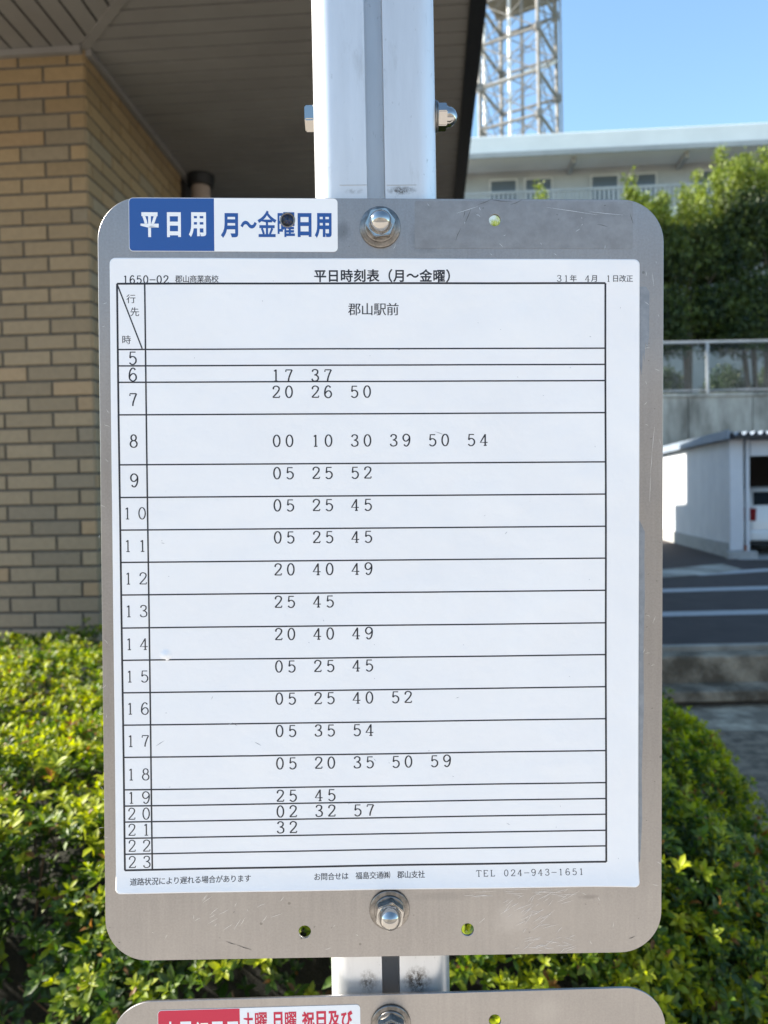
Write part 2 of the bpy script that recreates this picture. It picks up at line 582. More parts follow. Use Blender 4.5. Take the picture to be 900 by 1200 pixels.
d = ED
pitch, gap = .092, .011
while d < 16:
    d1 = min(d + pitch - gap, 16)
    l0 = WL if d >= WD else WL + (WD - d)
    l1 = WL if d1 >= WD else WL + (WD - d1)
    l0, l1 = l0 + .018, l1 + .018
    board([(l0, d), (EL, d), (EL, d1), (l1, d1)])
    d += pitch
l = EL
while l > -3.7:
    l1 = l - pitch + gap
    da = WD if l <= WL else WD - (l - WL)
    db = WD if l1 <= WL else WD - (l1 - WL)
    da, db = da - .018, db - .018
    if da > ED + .01 or db > ED + .01:
        board([(l1, ED), (l, ED), (l, max(ED, da)), (l1, max(ED, db))])
    l -= pitch
from_bm('soffit_boards', bm, M['soffit'], bld)
box('soffit_backing', -3.7, EL, ED, 16, SOF + .009, SOF + .05, M['black_metal'], bld)
bm = bmesh.new()
a, b = Vector((WL, WD)), Vector((EL, WD - (EL - WL)))
nn_ = Vector((.7071, .7071)) * .02
add_prism(bm, [(a - nn_)[:], (b - nn_)[:], (b + nn_)[:], (a + nn_)[:]], SOF - .006, SOF + .012)
from_bm('mitre_strip', bm, M['soffit'], bld)
box('cornice', WL - 1.75, WL + .0, WD - .035, WD - .009, SOF - .03, SOF - .002, M['soffit'], bld)
box('cornice', WL + .009, WL + .035, WD, 4.63, SOF - .03, SOF - .002, M['soffit'], bld)
box('eave_trim', EL + .001, EL + .07, ED - .07, 16.07, SOF - .012, SOF + .22, M['black_metal'], bld)
box('eave_trim', -3.77, EL, ED - .07, ED - .001, SOF - .012, SOF + .22, M['black_metal'], bld)
# roof, and unseen blocks sized to shade the lot and carport wall
bm = bmesh.new()
rv = [(-3.77, ED - .07, SOF + .22), (EL + .07, ED - .07, SOF + .22), (EL + .07, 16.07, SOF + .22), (-3.77, 16.07, SOF + .22),
      (-2.4, 3.4, SOF + .75), (-1.3, 3.4, SOF + .75), (-1.3, 14.5, SOF + .75), (-2.4, 14.5, SOF + .75)]
vs_ = [bm.verts.new(v) for v in rv]
for f in ((0, 1, 5, 4), (1, 2, 6, 5), (2, 3, 7, 6), (3, 0, 4, 7), (4, 5, 6, 7), (3, 2, 1, 0)): bm.faces.new([vs_[i] for i in f])
from_bm('roof', bm, M['roofing'], bld)
box('shade_block', -9, WL - .55, 5.2, 19.4, GZ, 8.3, M['render'], bld)
box('shade_wing', -9, WL - .9, 19.402, 20.6, GZ, 7.2, M['render'], bld)

# downpipe under the eave
pipe = bar('downpipe', (-1.40, 4.60, GZ), (-1.40, 4.60, SOF - .03), .058, M['pipe'], bld, 20)
bm = bmesh.new()
add_lathe(bm, [(.058, SOF - .07), (.078, SOF - .065), (.085, SOF - .02), (.085, SOF - .004)], 24, Matrix.Translation((-1.40, 4.60, 0)))
from_bm('collar', bm, M['black_metal'], pipe)

# ------------------------------------------------------------------ carport with a white car
C0 = at(856, 653, 15.0)
cp = empty('carport', (C0.x, C0.y, 0), R(-8.1))
tag(cp, 'white panelled carport with corrugated roof beside the parking lot', 'carport')
bm = bmesh.new()
i = 0
while i < 14:                       # side wall of upright panels
    add_box(bm, 0, .05, .02 + i * .5, .02 + i * .5 + .494, .30, 2.40, .004)
    i += 1
from_bm('side_wall', bm, M['white_panel'], cp)
box('side_plinth', -.03, .09, 0, 7.1, -.02, .298, M['kerb'], cp, .01)
box('front_pillar', -.02, .24, -.06, .016, .16, 2.40, M['white_panel'], cp, .008)
box('front_post', .29, .36, -.05, .04, .02, 2.40, M['white_panel'], cp, .006)
box('footing', -.10, .46, -.20, .018, -.02, .15, M['kerb'], cp, .01)
box('foot_bracket', .245, .285, -.10, -.02, .16, .27, M['rust'], cp)
box('lintel', .38, 6.2, -.04, .02, 2.06, 2.38, M['white_panel'], cp, .006)
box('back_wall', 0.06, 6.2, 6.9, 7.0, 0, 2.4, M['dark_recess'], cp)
box('end_wall', 6.2, 6.25, 0, 7.0, 0, 2.4, M['white_panel'], cp)
box('apron_floor', .06, 6.2, -.35, 6.9, -.05, .006, M['kerb'], cp)
bm = bmesh.new()
V0, V1 = [], []
x = -.12
k = 0
pts2 = []
while x < 6.5:
    pts2 += [(x, 2.46), (x + .035, 2.53), (x + .075, 2.53), (x + .11, 2.46)]
    x += .15
for (xx, zz) in pts2:
    V0.append((bm.verts.new((xx, -.36, zz)), bm.verts.new((xx, 7.2, zz))))
    V1.append((bm.verts.new((xx, -.36, zz + .012)), bm.verts.new((xx, 7.2, zz + .012))))
for q in range(len(pts2) - 1):
    bm.faces.new((V0[q][0], V0[q][1], V0[q + 1][1], V0[q + 1][0]))
    bm.faces.new((V1[q][0], V1[q + 1][0], V1[q + 1][1], V1[q][1]))
    bm.faces.new((V0[q][0], V0[q + 1][0], V1[q + 1][0], V1[q][0]))
from_bm('roof', bm, M['roofing'], cp)
box('verge_trim', -.15, -.122, -.38, 7.22, 2.40, 2.58, M['roofing'], cp)
box('roof_beam', .0, 6.2, -.34, -.28, 2.40, 2.452, M['black_metal'], cp)

car = empty('parked_car', cp.matrix_basis @ Vector((0, 0, 0)), R(-8.1))
bpy.context.view_layer.update()
car.location = cp.matrix_world @ Vector((1.30, .55, .01))
tag(car, 'white hatchback parked nose-in inside the carport, tail towards the lot', 'car')


def car_ring(z, hw, y0, y1, r_):
    out = []
    for (cx, cy, a0) in ((hw - r_, y1 - r_, 0), (-hw + r_, y1 - r_, 90), (-hw + r_, y0 + r_, 180), (hw - r_, y0 + r_, 270)):
        for q in range(5):
            a = R(a0 + q * 22.5)
            out.append((cx + r_ * math.cos(a), cy + r_ * math.sin(a), z))
    return out


rings = [(.22, .74, .08, 3.75, .18), (.34, .82, .0, 3.85, .22), (.60, .845, -.03, 3.9, .25), (.86, .845, .02, 3.8, .25), (.97, .83, .05, 3.6, .22),
         (1.06, .80, .10, 2.85, .18), (1.30, .71, .27, 2.35, .16), (1.41, .65, .40, 2.1, .16), (1.45, .50, .60, 1.9, .16)]
V, F = [], []
for r_ in rings: V += car_ring(*r_)
for j in range(len(rings) - 1):
    for q in range(20):
        F.append((j * 20 + q, j * 20 + (q + 1) % 20, (j + 1) * 20 + (q + 1) % 20, (j + 1) * 20 + q))
F.append(tuple(range(len(V) - 20, len(V))))
F.append(tuple(reversed(range(20))))
body = mesh_from('body', V, F, M['car_white'], car, True)
sd = body.modifiers.new('soft', 'SUBSURF'); sd.levels = sd.render_levels = 2


def tilted_panel(name, pts, mat, th=.012):
    bm = bmesh.new()
    a = [bm.verts.new(p) for p in pts]
    f = bm.faces.new(a)
    bm.normal_update()
    r2 = bmesh.ops.extrude_face_region(bm, geom=[f])
    for v in [g for g in r2['geom'] if isinstance(g, bmesh.types.BMVert)]: v.co += f.normal * th
    return from_bm(name, bm, mat, car)


rw = tilted_panel('rear_window', [(-.64, .085, 1.05), (.64, .085, 1.05), (.585, .25, 1.325), (-.585, .25, 1.325)], M['glass_dark'], .02)
for s in (-1, 1):
    tilted_panel('tail_light', [(s * .82, .10, .72), (s * .82, .12, 1.0), (s * .62, -.005, .98), (s * .64, -.03, .72)][::s], M['red_lens'], .03)
    tilted_panel('side_window', [(s * .80, .55, 1.06), (s * .80, 2.5, 1.06), (s * .70, 2.15, 1.33), (s * .70, .55, 1.33)][::s], M['glass_dark'], .02)
box('rear_bumper', -.80, .80, -.10, .10, .30, .52, M['car_white'], car, .06)
box('lower_valance', -.72, .72, -.05, .12, .20, .296, M['rubber'], car, .02)
box('hatch_handle', -.22, .22, -.075, -.02, .80, .85, M['chrome'], car, .008)
for s in (-1, 1):
    for yy in (.62, 3.05):
        wl = bmesh.new()
        mtx = Matrix.Translation((s * .74, yy, .28)) @ Matrix.Rotation(R(90), 4, 'Y')
        add_lathe(wl, [(.17, -.09), (.26, -.09), (.28, -.06), (.28, .06), (.26, .09), (.17, .09)], 28, mtx)
        wo = from_bm('wheel', wl, M['rubber'], car)
        rm = bmesh.new()
        add_lathe(rm, [(.02, .07), (.165, .075), (.168, -.075), (.02, -.07)], 20, mtx)
        from_bm('rim', rm, M['chrome'], wo)

# ------------------------------------------------------------------ far building on the hill
FY = 33.0
fb = empty('hill_building', (0, 0, 0))
tag(fb, 'long grey building with white flat roof slab on the hill under the lattice tower', 'building')
pa, pb = at(540, 161, FY), at(960, 140.5, FY - 1.0)
ux = (pb - pa); ux.z = 0; ux.normalize()
fb.location = (pa.x, pa.y, pa.z)
fb.rotation_euler = (0, 0, math.atan2(ux.y, ux.x))
slabz = -(at(560, 183, FY).z - at(560, 160, FY).z)
TOPZ = pa.z
box('roof_slab', -22, 34, 0, 14, -slabz, 0, M['far_white'], fb, .05)
box('roof_edge', -22, 34, -.06, -.003, -slabz - .12, -slabz + .10, M['far_wall'], fb)
box('upper_wall', -22, 34, 1.75, 12, -3.9, -slabz - .002, M['far_wall'], fb)
box('lower_wall', -22, 34, 1.9, 12, -14.5, -3.902, M['far_wall'], fb)
box('balcony_floor', -22, 34, .2, 1.749, -3.75, -3.35, M['far_white'], fb)
bm = bmesh.new()
for i in range(180):
    xx = -10 + i * .2
    add_box(bm, xx, xx + .10, .26, .30, -3.34, -2.44)
add_box(bm, -22, 34, .24, .32, -2.439, -2.34)
from_bm('balcony_rail', bm, M['far_wall'], fb)
for i, xx in enumerate((2.0, 3.6, 6.6, 8.3, 11.2, 12.7, 15.6, -1.4, -3.2)):
    wf = box('window', xx - .65, xx + .65, .0 + 1.66, 1.747, -2.95, -1.22, M['steel'], fb)
    box('pane', xx - .57, xx + .57, 1.64, 1.657, -2.87, -1.30, M['far_glass'], wf)
for xx in (5.0, 9.9, 14.4):
    box('roof_bracket', xx - .09, xx + .09, .5, 1.749, -1.12, -slabz - .004, M['far_wall'], fb)
xx = (at(899, 200, FY) - pa).dot(ux)
box('column', xx, xx + .45, -.02, .22, -14, -slabz - .125, M['far_white'], fb)

# ------------------------------------------------------------------ lattice tower
TY = 75.0
tb = at(609, 158, TY)
tw = empty('lattice_tower', (tb.x, tb.y, 14.0))
tag(tw, 'tall lattice steel tower rising above the white roof slab against blue sky', 'tower')
rad = 47 / 866.67 * TY
ang = [R(15 + 90 * q) for q in range(4)]
px2m = TY / 866.67
z158 = tb.z - 14.0
levels = [z158 + (158 - y) * px2m for y in (296, 250, 204, 158, 111, 64, 17, -34, -85)]
levels = [0.0] + [z for z in levels if z > 1]


def corner(q, z):
    rr_ = rad * (1.0 + .10 * (1 - z / levels[-1]))
    return Vector((rr_ * math.cos(ang[q % 4]), rr_ * math.sin(ang[q % 4]), z))


for q in range(4):
    bar('leg', corner(q, 0), corner(q, levels[-1]), .20, M['tower_steel'], tw, 10)
for j, z in enumerate(levels):
    if j == 0: continue
    zp = levels[j - 1]
    for q in range(4):
        bar('ring_beam', corner(q, z), corner(q + 1, z), .16, M['tower_steel'], tw, 6)
        bar('brace', corner(q, zp), corner(q + 1, z), .065, M['tower_steel'], tw, 6)
        bar('brace', corner(q + 1, zp), corner(q, z), .065, M['tower_steel'], tw, 6)
        if 3 < j < 9 and (j + q) % 2:
            c_ = corner(q, z)
            box('gusset', c_.x - .28, c_.x + .28, c_.y - .28, c_.y + .28, c_.z - .36, c_.z + .36, M['tower_steel'], tw)
for j in range(1, len(levels)):
    for q in range(4):
        zm = (levels[j] + levels[j - 1]) / 2
        bar('lattice_bar', corner(q, zm), corner(q + 1, zm), .045, M['tower_steel'], tw, 5)
        if j > 3: bar('lattice_bar', corner(q, zm), (corner(q, levels[j]) + corner(q + 1, levels[j])) / 2, .04, M['tower_steel'], tw, 5)
z0 = z158 + (158 + 3) * px2m
bm = bmesh.new()
add_prism(bm, [(corner(q, z0) * 1.12)[:2] for q in range(4)], z0, z0 + .35)
from_bm('platform', bm, M['tower_steel'], tw)
a_, b_ = z158 + (158 - 112) * px2m, z158 + (158 - 68) * px2m
bar('stair_stringer', (corner(2, a_) * 1.0)[:2] + (a_,), (corner(0, b_))[:2] + (b_,), .2, M['far_white'], tw, 8)
bar('white_upright', (-1.1, -1.0, 0), (-1.1, -1.0, levels[-1]), .17, M['far_white'], tw, 8)  # plain white bar for the sunlit leg, brightness put into the colour
bar('cable_run', (.1, -1.2, 0), (.1, -1.2, levels[-1]), .17, M['tower_steel'], tw, 8)
bar('white_upright', (-3.4, .4, 0), (-3.4, .4, levels[-1] * .86), .17, M['far_white'], tw, 8)
bar('cable_run', (4.15, -.7, 0), (4.0, -.7, levels[-1]), .09, M['tower_steel'], tw, 6)


# ------------------------------------------------------------------ foliage
def leaf_cloud(name, base, axis, length, width, side, cols, mat, parent, simple=False, fold=.25, curl=.15):
    """many leaves as one mesh: base points, leaf directions, sizes and side vectors are arrays"""
    n = len(base)
    nrm = np.cross(axis, side)
    nrm /= np.linalg.norm(nrm, axis=1)[:, None] + 1e-9
    Ln, Wd = length[:, None], width[:, None]
    if simple:
        tpl = [(0, 0, 0), (.5, -.5, fold), (.5, .5, fold), (1, 0, 0)]
        fc = [(0, 1, 3), (0, 3, 2)]
    else:
        tpl = [(0, 0, 0), (.32, -.38, fold * .7), (.32, 0, 0), (.32, .38, fold * .7), (.68, -.46, fold * .8), (.68, 0, 0), (.68, .46, fold * .8), (1, 0, -.15)]
        fc = [(0, 1, 2), (0, 2, 3), (1, 4, 5, 2), (2, 5, 6, 3), (4, 7, 5), (5, 7, 6)]
    k = len(tpl)
    V = np.empty((n, k, 3), np.float32)
    for i, (t, s, h) in enumerate(tpl):
        V[:, i] = base + axis * (Ln * t) + side * (Wd * s) + nrm * (Wd * h) - nrm * (Ln * curl * t * t)
    me = bpy.data.meshes.new(name)
    nf = len(fc)
    tot = np.array([len(f) for f in fc])
    loops_t = np.concatenate([np.array(f) for f in fc])
    me.vertices.add(n * k)
    me.vertices.foreach_set('co', V.ravel())
    loops = (np.arange(n)[:, None] * k + loops_t[None]).ravel()
    me.loops.add(len(loops))
    me.loops.foreach_set('vertex_index', loops.astype(np.int32))
    me.polygons.add(n * nf)
    starts = np.concatenate([[0], np.cumsum(np.tile(tot, n))[:-1]])
    me.polygons.foreach_set('loop_start', starts.astype(np.int32))
    me.polygons.foreach_set('loop_total', np.tile(tot, n).astype(np.int32))
    me.update()
    me.validate()
    set_tint(me, np.repeat(cols, nf, axis=0))
    return link(name, me, mat, parent, smooth=not simple)


def unit(a): return a / (np.linalg.norm(a, axis=1)[:, None] + 1e-9)


def vnoise(p, f, seed):
    r_ = np.random.default_rng(seed)
    out = np.zeros(len(p))
    for q in range(6):
        d_ = r_.normal(size=3); d_ /= np.linalg.norm(d_)
        out += np.sin((p @ d_) * f * r_.uniform(.6, 1.6) + r_.uniform(0, 6.28))
    return out / 6


# azalea hedge -------------------------------------------------
HX0, HX1, HY0, HY1, HZ = -1.85, .93, 1.02, 2.95, .915
RC = .36


def hedge_surface(n):
    """points and normals on a rounded box with a lumpy outline"""
    P_, N_ = [], []
    areas = {'top': (HX1 - HX0) * (HY1 - HY0), 'front': (HX1 - HX0) * 1.0, 'right': (HY1 - HY0) * 1.1}
    tot = sum(areas.values())
    for kf, A in areas.items():
        m_ = int(n * A / tot)
        u_, v_ = rng.random(m_), rng.random(m_)
        if kf == 'top': p = np.c_[HX0 + u_ * (HX1 - HX0), HY0 + v_ * (HY1 - HY0), np.full(m_, HZ)]
        if kf == 'front': p = np.c_[HX0 + u_ * (HX1 - HX0), np.full(m_, HY0), HZ - v_ * 1.0]
        if kf == 'right': p = np.c_[np.full(m_, HX1), HY0 + u_ * (HY1 - HY0), HZ - v_ * 1.1]
        c = np.c_[np.minimum(p[:, 0], HX1 - RC), np.clip(p[:, 1], HY0 + RC, HY1 - .12), np.minimum(p[:, 2], HZ - RC)]
        nn = unit(p - c)
        P_.append(c + nn * RC); N_.append(nn)
    p, nn = np.concatenate(P_), np.concatenate(N_)
    bumpy = .07 * vnoise(p, 7, 3) + .05 * vnoise(p, 17, 5)
    p = p + nn * bumpy[:, None]
    p[:, 0] -= .20 * np.clip((2.0 - p[:, 1]) / .6, 0, 1) * np.clip((p[:, 0] - .2) / .5, 0, 1)   # the end is cut back towards the stop
    return p, nn


hedge = empty('azalea_hedge', (-.3, 1.9, GZ))
tag(hedge, 'clipped green azalea hedge behind the bus stop, in front of the brick wall', 'hedge')
off = np.array([-.3, 1.9, GZ])
NW = 46000
p, nn = hedge_surface(NW)
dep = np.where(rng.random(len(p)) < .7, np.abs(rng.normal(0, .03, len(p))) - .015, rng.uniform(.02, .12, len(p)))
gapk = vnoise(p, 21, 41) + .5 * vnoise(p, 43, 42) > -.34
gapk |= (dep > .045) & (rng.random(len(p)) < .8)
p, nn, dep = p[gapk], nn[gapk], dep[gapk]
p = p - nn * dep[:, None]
shoot = rng.random(len(p)) < .05
p[shoot] += nn[shoot] * .012 + np.array([0, 0, .012])
up = np.array([0, 0, 1.0])
stem = unit(nn * .75 + up * .55 + rng.normal(0, .38, p.shape))
KL = 7
rep = np.repeat(np.arange(len(p)), KL)
q = np.tile(np.arange(KL), len(p))
st = stem[rep]
ref = unit(np.cross(st, rng.normal(size=(len(p), 3))[rep]))
ref2 = np.cross(st, ref)
az = q * 2.399 + rng.normal(0, .25, len(rep))
el = R(18) + (q / KL) * R(48) + rng.normal(0, .18, len(rep))
rad_ = ref * np.cos(az)[:, None] + ref2 * np.sin(az)[:, None]
axis = unit(rad_ * np.cos(el)[:, None] + st * np.sin(el)[:, None])
side = unit(np.cross(st + .001, axis))
ln = (.0155 + .0095 * rng.random(len(rep))) * (1.0 - .4 * (q / KL)) * ((1 + .25 * vnoise(p, 5, 9)) * np.exp(rng.normal(0, .15, len(p))))[rep]
wd = ln * (.38 + .12 * rng.random(len(rep)))
base = p[rep] + st * ((q / KL) * .012)[:, None]
old = np.array([.026, .060, .010]); mid = np.array([.082, .145, .013]); new = np.array([.35, .385, .018]); red = np.array([.20, .10, .03])  # leaf ages; old also carries the inner shade, new the outer light
young_lit = np.clip(.48 - 4.5 * (dep - .012) + .42 * vnoise(p, 9, 21) + rng.normal(0, .27, len(p)), 0, 1)[rep]  # young outer leaves; lit outside and dark inside also put into the colour
t1 = np.clip(young_lit * 1.25 - .1 + .25 * (q / KL) + rng.normal(0, .08, len(rep)), 0, 1)[:, None]
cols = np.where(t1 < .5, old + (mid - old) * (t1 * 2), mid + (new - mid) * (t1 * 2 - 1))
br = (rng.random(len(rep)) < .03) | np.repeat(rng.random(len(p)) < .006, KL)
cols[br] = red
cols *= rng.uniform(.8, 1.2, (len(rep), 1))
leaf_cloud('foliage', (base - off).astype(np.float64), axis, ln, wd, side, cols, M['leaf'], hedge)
# twigs under the leaves
bm = bmesh.new()
tp, tn = hedge_surface(900)
for a, b in zip(tp, tn):
    if random.random() < .6:
        s_ = Vector(a) - Vector(off)
        nv = Vector(b)
        e_ = s_ - nv * random.uniform(.10, .22) - Vector((random.uniform(-.05, .05), random.uniform(-.05, .05), .08))
        add_bar(bm, e_, s_ - nv * random.uniform(.03, .08), random.uniform(.0010, .0020), 5)
for f in bm.faces: f.material_index = 1
# near-black core that closes the hedge, inner shade put into its colour
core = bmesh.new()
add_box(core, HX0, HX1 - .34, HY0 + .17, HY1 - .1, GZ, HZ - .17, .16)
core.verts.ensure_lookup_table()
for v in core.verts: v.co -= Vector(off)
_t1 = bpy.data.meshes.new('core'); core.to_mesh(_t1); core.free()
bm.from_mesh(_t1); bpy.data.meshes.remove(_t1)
from_bm('dark_woody_core', bm, [mottled('hedge_inside_shade', (.012, .014, .007), (.03, .028, .016), 30, .95, bmp=1, bd=.02), M['twig']], hedge)

# trees on the hill behind the fence -----------------------------
def hill_tree(loc, hw, hd, z0, z1, seed, label, ntuft=2600, ns=26, hmax=.95):
    r_ = np.random.default_rng(seed)
    t = empty('hedge_tree', loc)
    tag(t, label, 'tree', 'trees behind the wire fence')
    bm = bmesh.new()
    for q in range(3):
        a = r_.uniform(-.3, .3, 2)
        add_bar(bm, (a[0], a[1], -.3), (a[0] * 2.2, a[1] * 2, z1 * .55), .09, 8)
        for s in range(4):
            zz = z0 + (z1 - z0) * r_.uniform(.1, .6)
            e = (r_.uniform(-hw, hw) * .8, r_.uniform(-hd, hd) * .8, zz + r_.uniform(.5, 1.3))
            add_bar(bm, (a[0] * 1.6, a[1] * 1.6, zz - .3), e, .03, 5)
    from_bm('trunk', bm, M['bark'], t)
    n = ntuft
    d_ = unit(r_.normal(size=(n, 3)))
    rr = r_.random(n) ** .33
    pw = np.sign(d_) * np.abs(d_) ** .5
    c = np.array([0, 0, (z0 + z1) / 2]); ext = np.array([hw, hd, (z1 - z0) / 2])
    p = c + pw * ext * rr[:, None]
    p += .28 * np.c_[vnoise(p, 2.2, seed + 1), vnoise(p, 2.2, seed + 2), vnoise(p, 2.2, seed + 3)]
    keep = vnoise(p, 2.6, seed + 4) > -.42
    p = p[keep]
    # upright shoots at the top
    sx, sy = r_.uniform(-hw, hw, ns), r_.uniform(-hd, hd, ns)
    sh = []
    for a, b in zip(sx, sy):
        h_ = r_.uniform(.2, hmax)
        m_ = int(16 + h_ * 26)
        tt = r_.random(m_)
        wq = .17 * (1 - tt * .75)
        sh.append(np.c_[a + r_.normal(0, 1, m_) * wq, b + r_.normal(0, 1, m_) * wq, z1 - .25 + tt * (h_ + .25)])
    ps = np.concatenate(sh)
    top = np.concatenate([np.zeros(len(p)), np.ones(len(ps))])
    p = np.concatenate([p, ps])
    KQ = 8
    rep = np.repeat(np.arange(len(p)), KQ)
    b_ = p[rep] + r_.normal(0, .09, (len(rep), 3))
    ax = unit(r_.normal(0, .8, (len(rep), 3)) + np.array([0, 0, .75]))
    sd_ = unit(np.cross(ax, r_.normal(size=(len(rep), 3))))
    ln_ = r_.uniform(.09, .17, len(rep)); wd_ = ln_ * r_.uniform(.4, .6, len(rep))
    fresh_lit = np.clip(.30 + .35 * vnoise(p, 3, seed + 9) + .5 * (p[:, 2] > z1 - .5) + .25 * top + r_.normal(0, .15, len(p)), 0, 1)[rep][:, None]  # sunlit yellow tops over a dark crown, put into the leaf colour
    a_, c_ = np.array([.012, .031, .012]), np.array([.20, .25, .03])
    cl = (a_ + (c_ - a_) * fresh_lit ** 1.5) * r_.uniform(.75, 1.25, (len(rep), 1))
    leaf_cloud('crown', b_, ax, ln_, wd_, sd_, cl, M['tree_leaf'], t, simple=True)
    return t


TYD = 25.3
def tloc(px): 
    v = at(px, 400, TYD); return (v.x, TYD, ht + .1)
def tz(py, px): return at(px, py, TYD).z - (ht + .1)
hill_tree(tloc(560), 1.65, 1.1, 1.8, tz(285, 560), 31, 'bushy green tree behind the fence, mostly hidden by the sign, left of the three', 2600, 8, 1.3)
hill_tree(tloc(690), 1.85, 1.1, 1.8, tz(278, 690), 32, 'green tree behind the fence with thin shoots above the sign plate', 2600, 7, 1.7)
hill_tree(tloc(806), 1.85, 1.2, 1.45, tz(258, 806), 33, 'dark green tree with yellow-green shoots just right of the sign plate', 6000)
hill_tree(tloc(893), 1.85, 1.2, 1.45, tz(218, 893), 34, 'tallest dark green tree behind the fence at the right edge', 6000)
hill_tree(tloc(985), 1.65, 1.2, 1.9, tz(222, 985), 35, 'green tree behind the fence right of the tallest one, cut by the frame', 2400)

def shrub(px, hw, h, seed, label):
    r_ = np.random.default_rng(seed)
    v = at(px, 430, 27.0)
    t = empty('shrub', (v.x, 27.0, ht + .1))
    tag(t, label, 'shrub', 'low shrubs behind the wire fence')
    n = 700
    d_ = unit(r_.normal(size=(n, 3))); d_[:, 2] = np.abs(d_[:, 2])
    p = d_ * (r_.random(n) ** .33)[:, None] * np.array([hw, .6, h])
    p += .12 * np.c_[vnoise(p, 4, seed), vnoise(p, 4, seed + 1), vnoise(p, 4, seed + 2)]
    rep_ = np.repeat(np.arange(n), 8)
    b_ = p[rep_] + r_.normal(0, .07, (n * 8, 3))
    ax = unit(r_.normal(0, .8, (n * 8, 3)) + np.array([0, 0, .6]))
    sd_ = unit(np.cross(ax, r_.normal(size=(n * 8, 3))))
    ln_ = r_.uniform(.07, .14, n * 8)
    cl = np.array([.04, .07, .025]) * r_.uniform(.6, 1.4, (n * 8, 1))
    leaf_cloud('foliage', b_, ax, ln_, ln_ * .5, sd_, cl, M['tree_leaf'], t, simple=True)
    bm = bmesh.new()
    for q in range(5): add_bar(bm, (0, 0, -.3), (r_.uniform(-.5, .5) * hw, r_.uniform(-.2, .2), h * .6), .025, 5)
    from_bm('stems', bm, M['bark'], t)


shrub(775, 1.0, 1.35, 61, 'low green shrub seen through the wire fence beside the sign plate')
shrub(851, .95, 1.3, 62, 'low green shrub seen through the wire fence just right of its slim post')
shrub(912, .9, 1.4, 63, 'low green shrub seen through the wire fence at the right edge of the frame')

# ------------------------------------------------------------------ bus stop: pose of the sign plate
rx, ry, rz_ = R(1.10068), R(-1.21473), R(-.24853)
def rot3(rx, ry, rz):
    cx, sx, cy, sy, cz, sz = math.cos(rx), math.sin(rx), math.cos(ry), math.sin(ry), math.cos(rz), math.sin(rz)
    X = np.array([[1, 0, 0], [0, cx, -sx], [0, sx, cx]]); Y = np.array([[cy, 0, sy], [0, 1, 0], [-sy, 0, cy]]); Z = np.array([[cz, -sz, 0], [sz, cz, 0], [0, 0, 1]])
    return Z @ Y @ X
RP = rot3(rx, ry, rz_)
TP = np.array([.0001836, .0370020, .3953922])
def c2w(v): return RIGHT * v[0] - UP * v[1] + FWD * v[2]
PX, PY, PZ = c2w(RP[:, 0]), -c2w(RP[:, 1]), -c2w(RP[:, 2])
PM = Matrix((PX, PY, PZ)).transposed().to_4x4()
PM.translation = CAM + c2w(TP)
PMi = PM.inverted()


def on_plate(px, py, z=0.0):
    """place on the plate face (x right, y up, metres from its centre)"""
    o = PMi @ CAM
    d_ = PMi.to_3x3() @ ray(px, py)
    t = (z - o.z) / d_.z
    return (o.x + d_.x * t, o.y + d_.y * t)


def fit_h(src, dst):
    A, b = [], []
    for (x, y), (u, v) in zip(src, dst):
        A += [[x, y, 1, 0, 0, 0, -u * x, -u * y], [0, 0, 0, x, y, 1, -v * x, -v * y]]
        b += [u, v]
    return np.append(np.linalg.solve(np.array(A), np.array(b)), 1).reshape(3, 3)


_t = (-.13962716, .11905624, -.15823522, .1534126)
_ro = R(-.18713788)
def _rt(x, y): return (x * math.cos(_ro) - y * math.sin(_ro), -(x * math.sin(_ro) + y * math.cos(_ro)))
HS = fit_h([(137, 333), (709.8, 331.6), (147, 1017), (709.5, 1012)], [_rt(_t[0], _t[2]), _rt(_t[1], _t[2]), _rt(_t[0], _t[3]), _rt(_t[1], _t[3])])


def on_sheet(px, py):
    v = HS @ np.array([px, py, 1.0])
    return (v[0] / v[2], v[1] / v[2])


def sheet_z(x, y):
    """slight waves of the stuck-on sheet, lifting along its lower edge and lower right corner"""
    z = .00035 + .00016 * (math.sin(x * 61 + 1.3) * math.sin(y * 47) + math.sin(x * 23 - y * 31))
    yb = -.1665
    e = max(0.0, 1 - (y - yb) / .014)
    z += .0021 * e * e
    e = max(0.0, 1 - (.1375 - x) / .006)
    z += .0005 * e * e
    cr = max(0.0, 1 - math.hypot(x - .137, y + .166) / .03)
    z += .0012 * cr * cr
    # a blister
    for (bx, by, rr, hh) in BLISTERS:
        q = math.hypot(x - bx, y - by) / rr
        if q < 1: z += hh * (1 - q * q) ** 2
    return z


BLISTERS = [(*on_sheet(194, 767), .0035, .0011)]
for (bx, by, rr, hh) in ((500, 690, .012, .0003), (655, 900, .008, .0004), (610, 380, .010, .0003), (240, 660, .009, .0003), (690, 560, .011, .0004), (560, 590, .016, .0003), (395, 395, .009, .0003), (300, 880, .01, .0003)):
    BLISTERS.append((*on_sheet(bx, by), rr, hh))


# ------------------------------------------------------------------ lettering
_glyph = {}


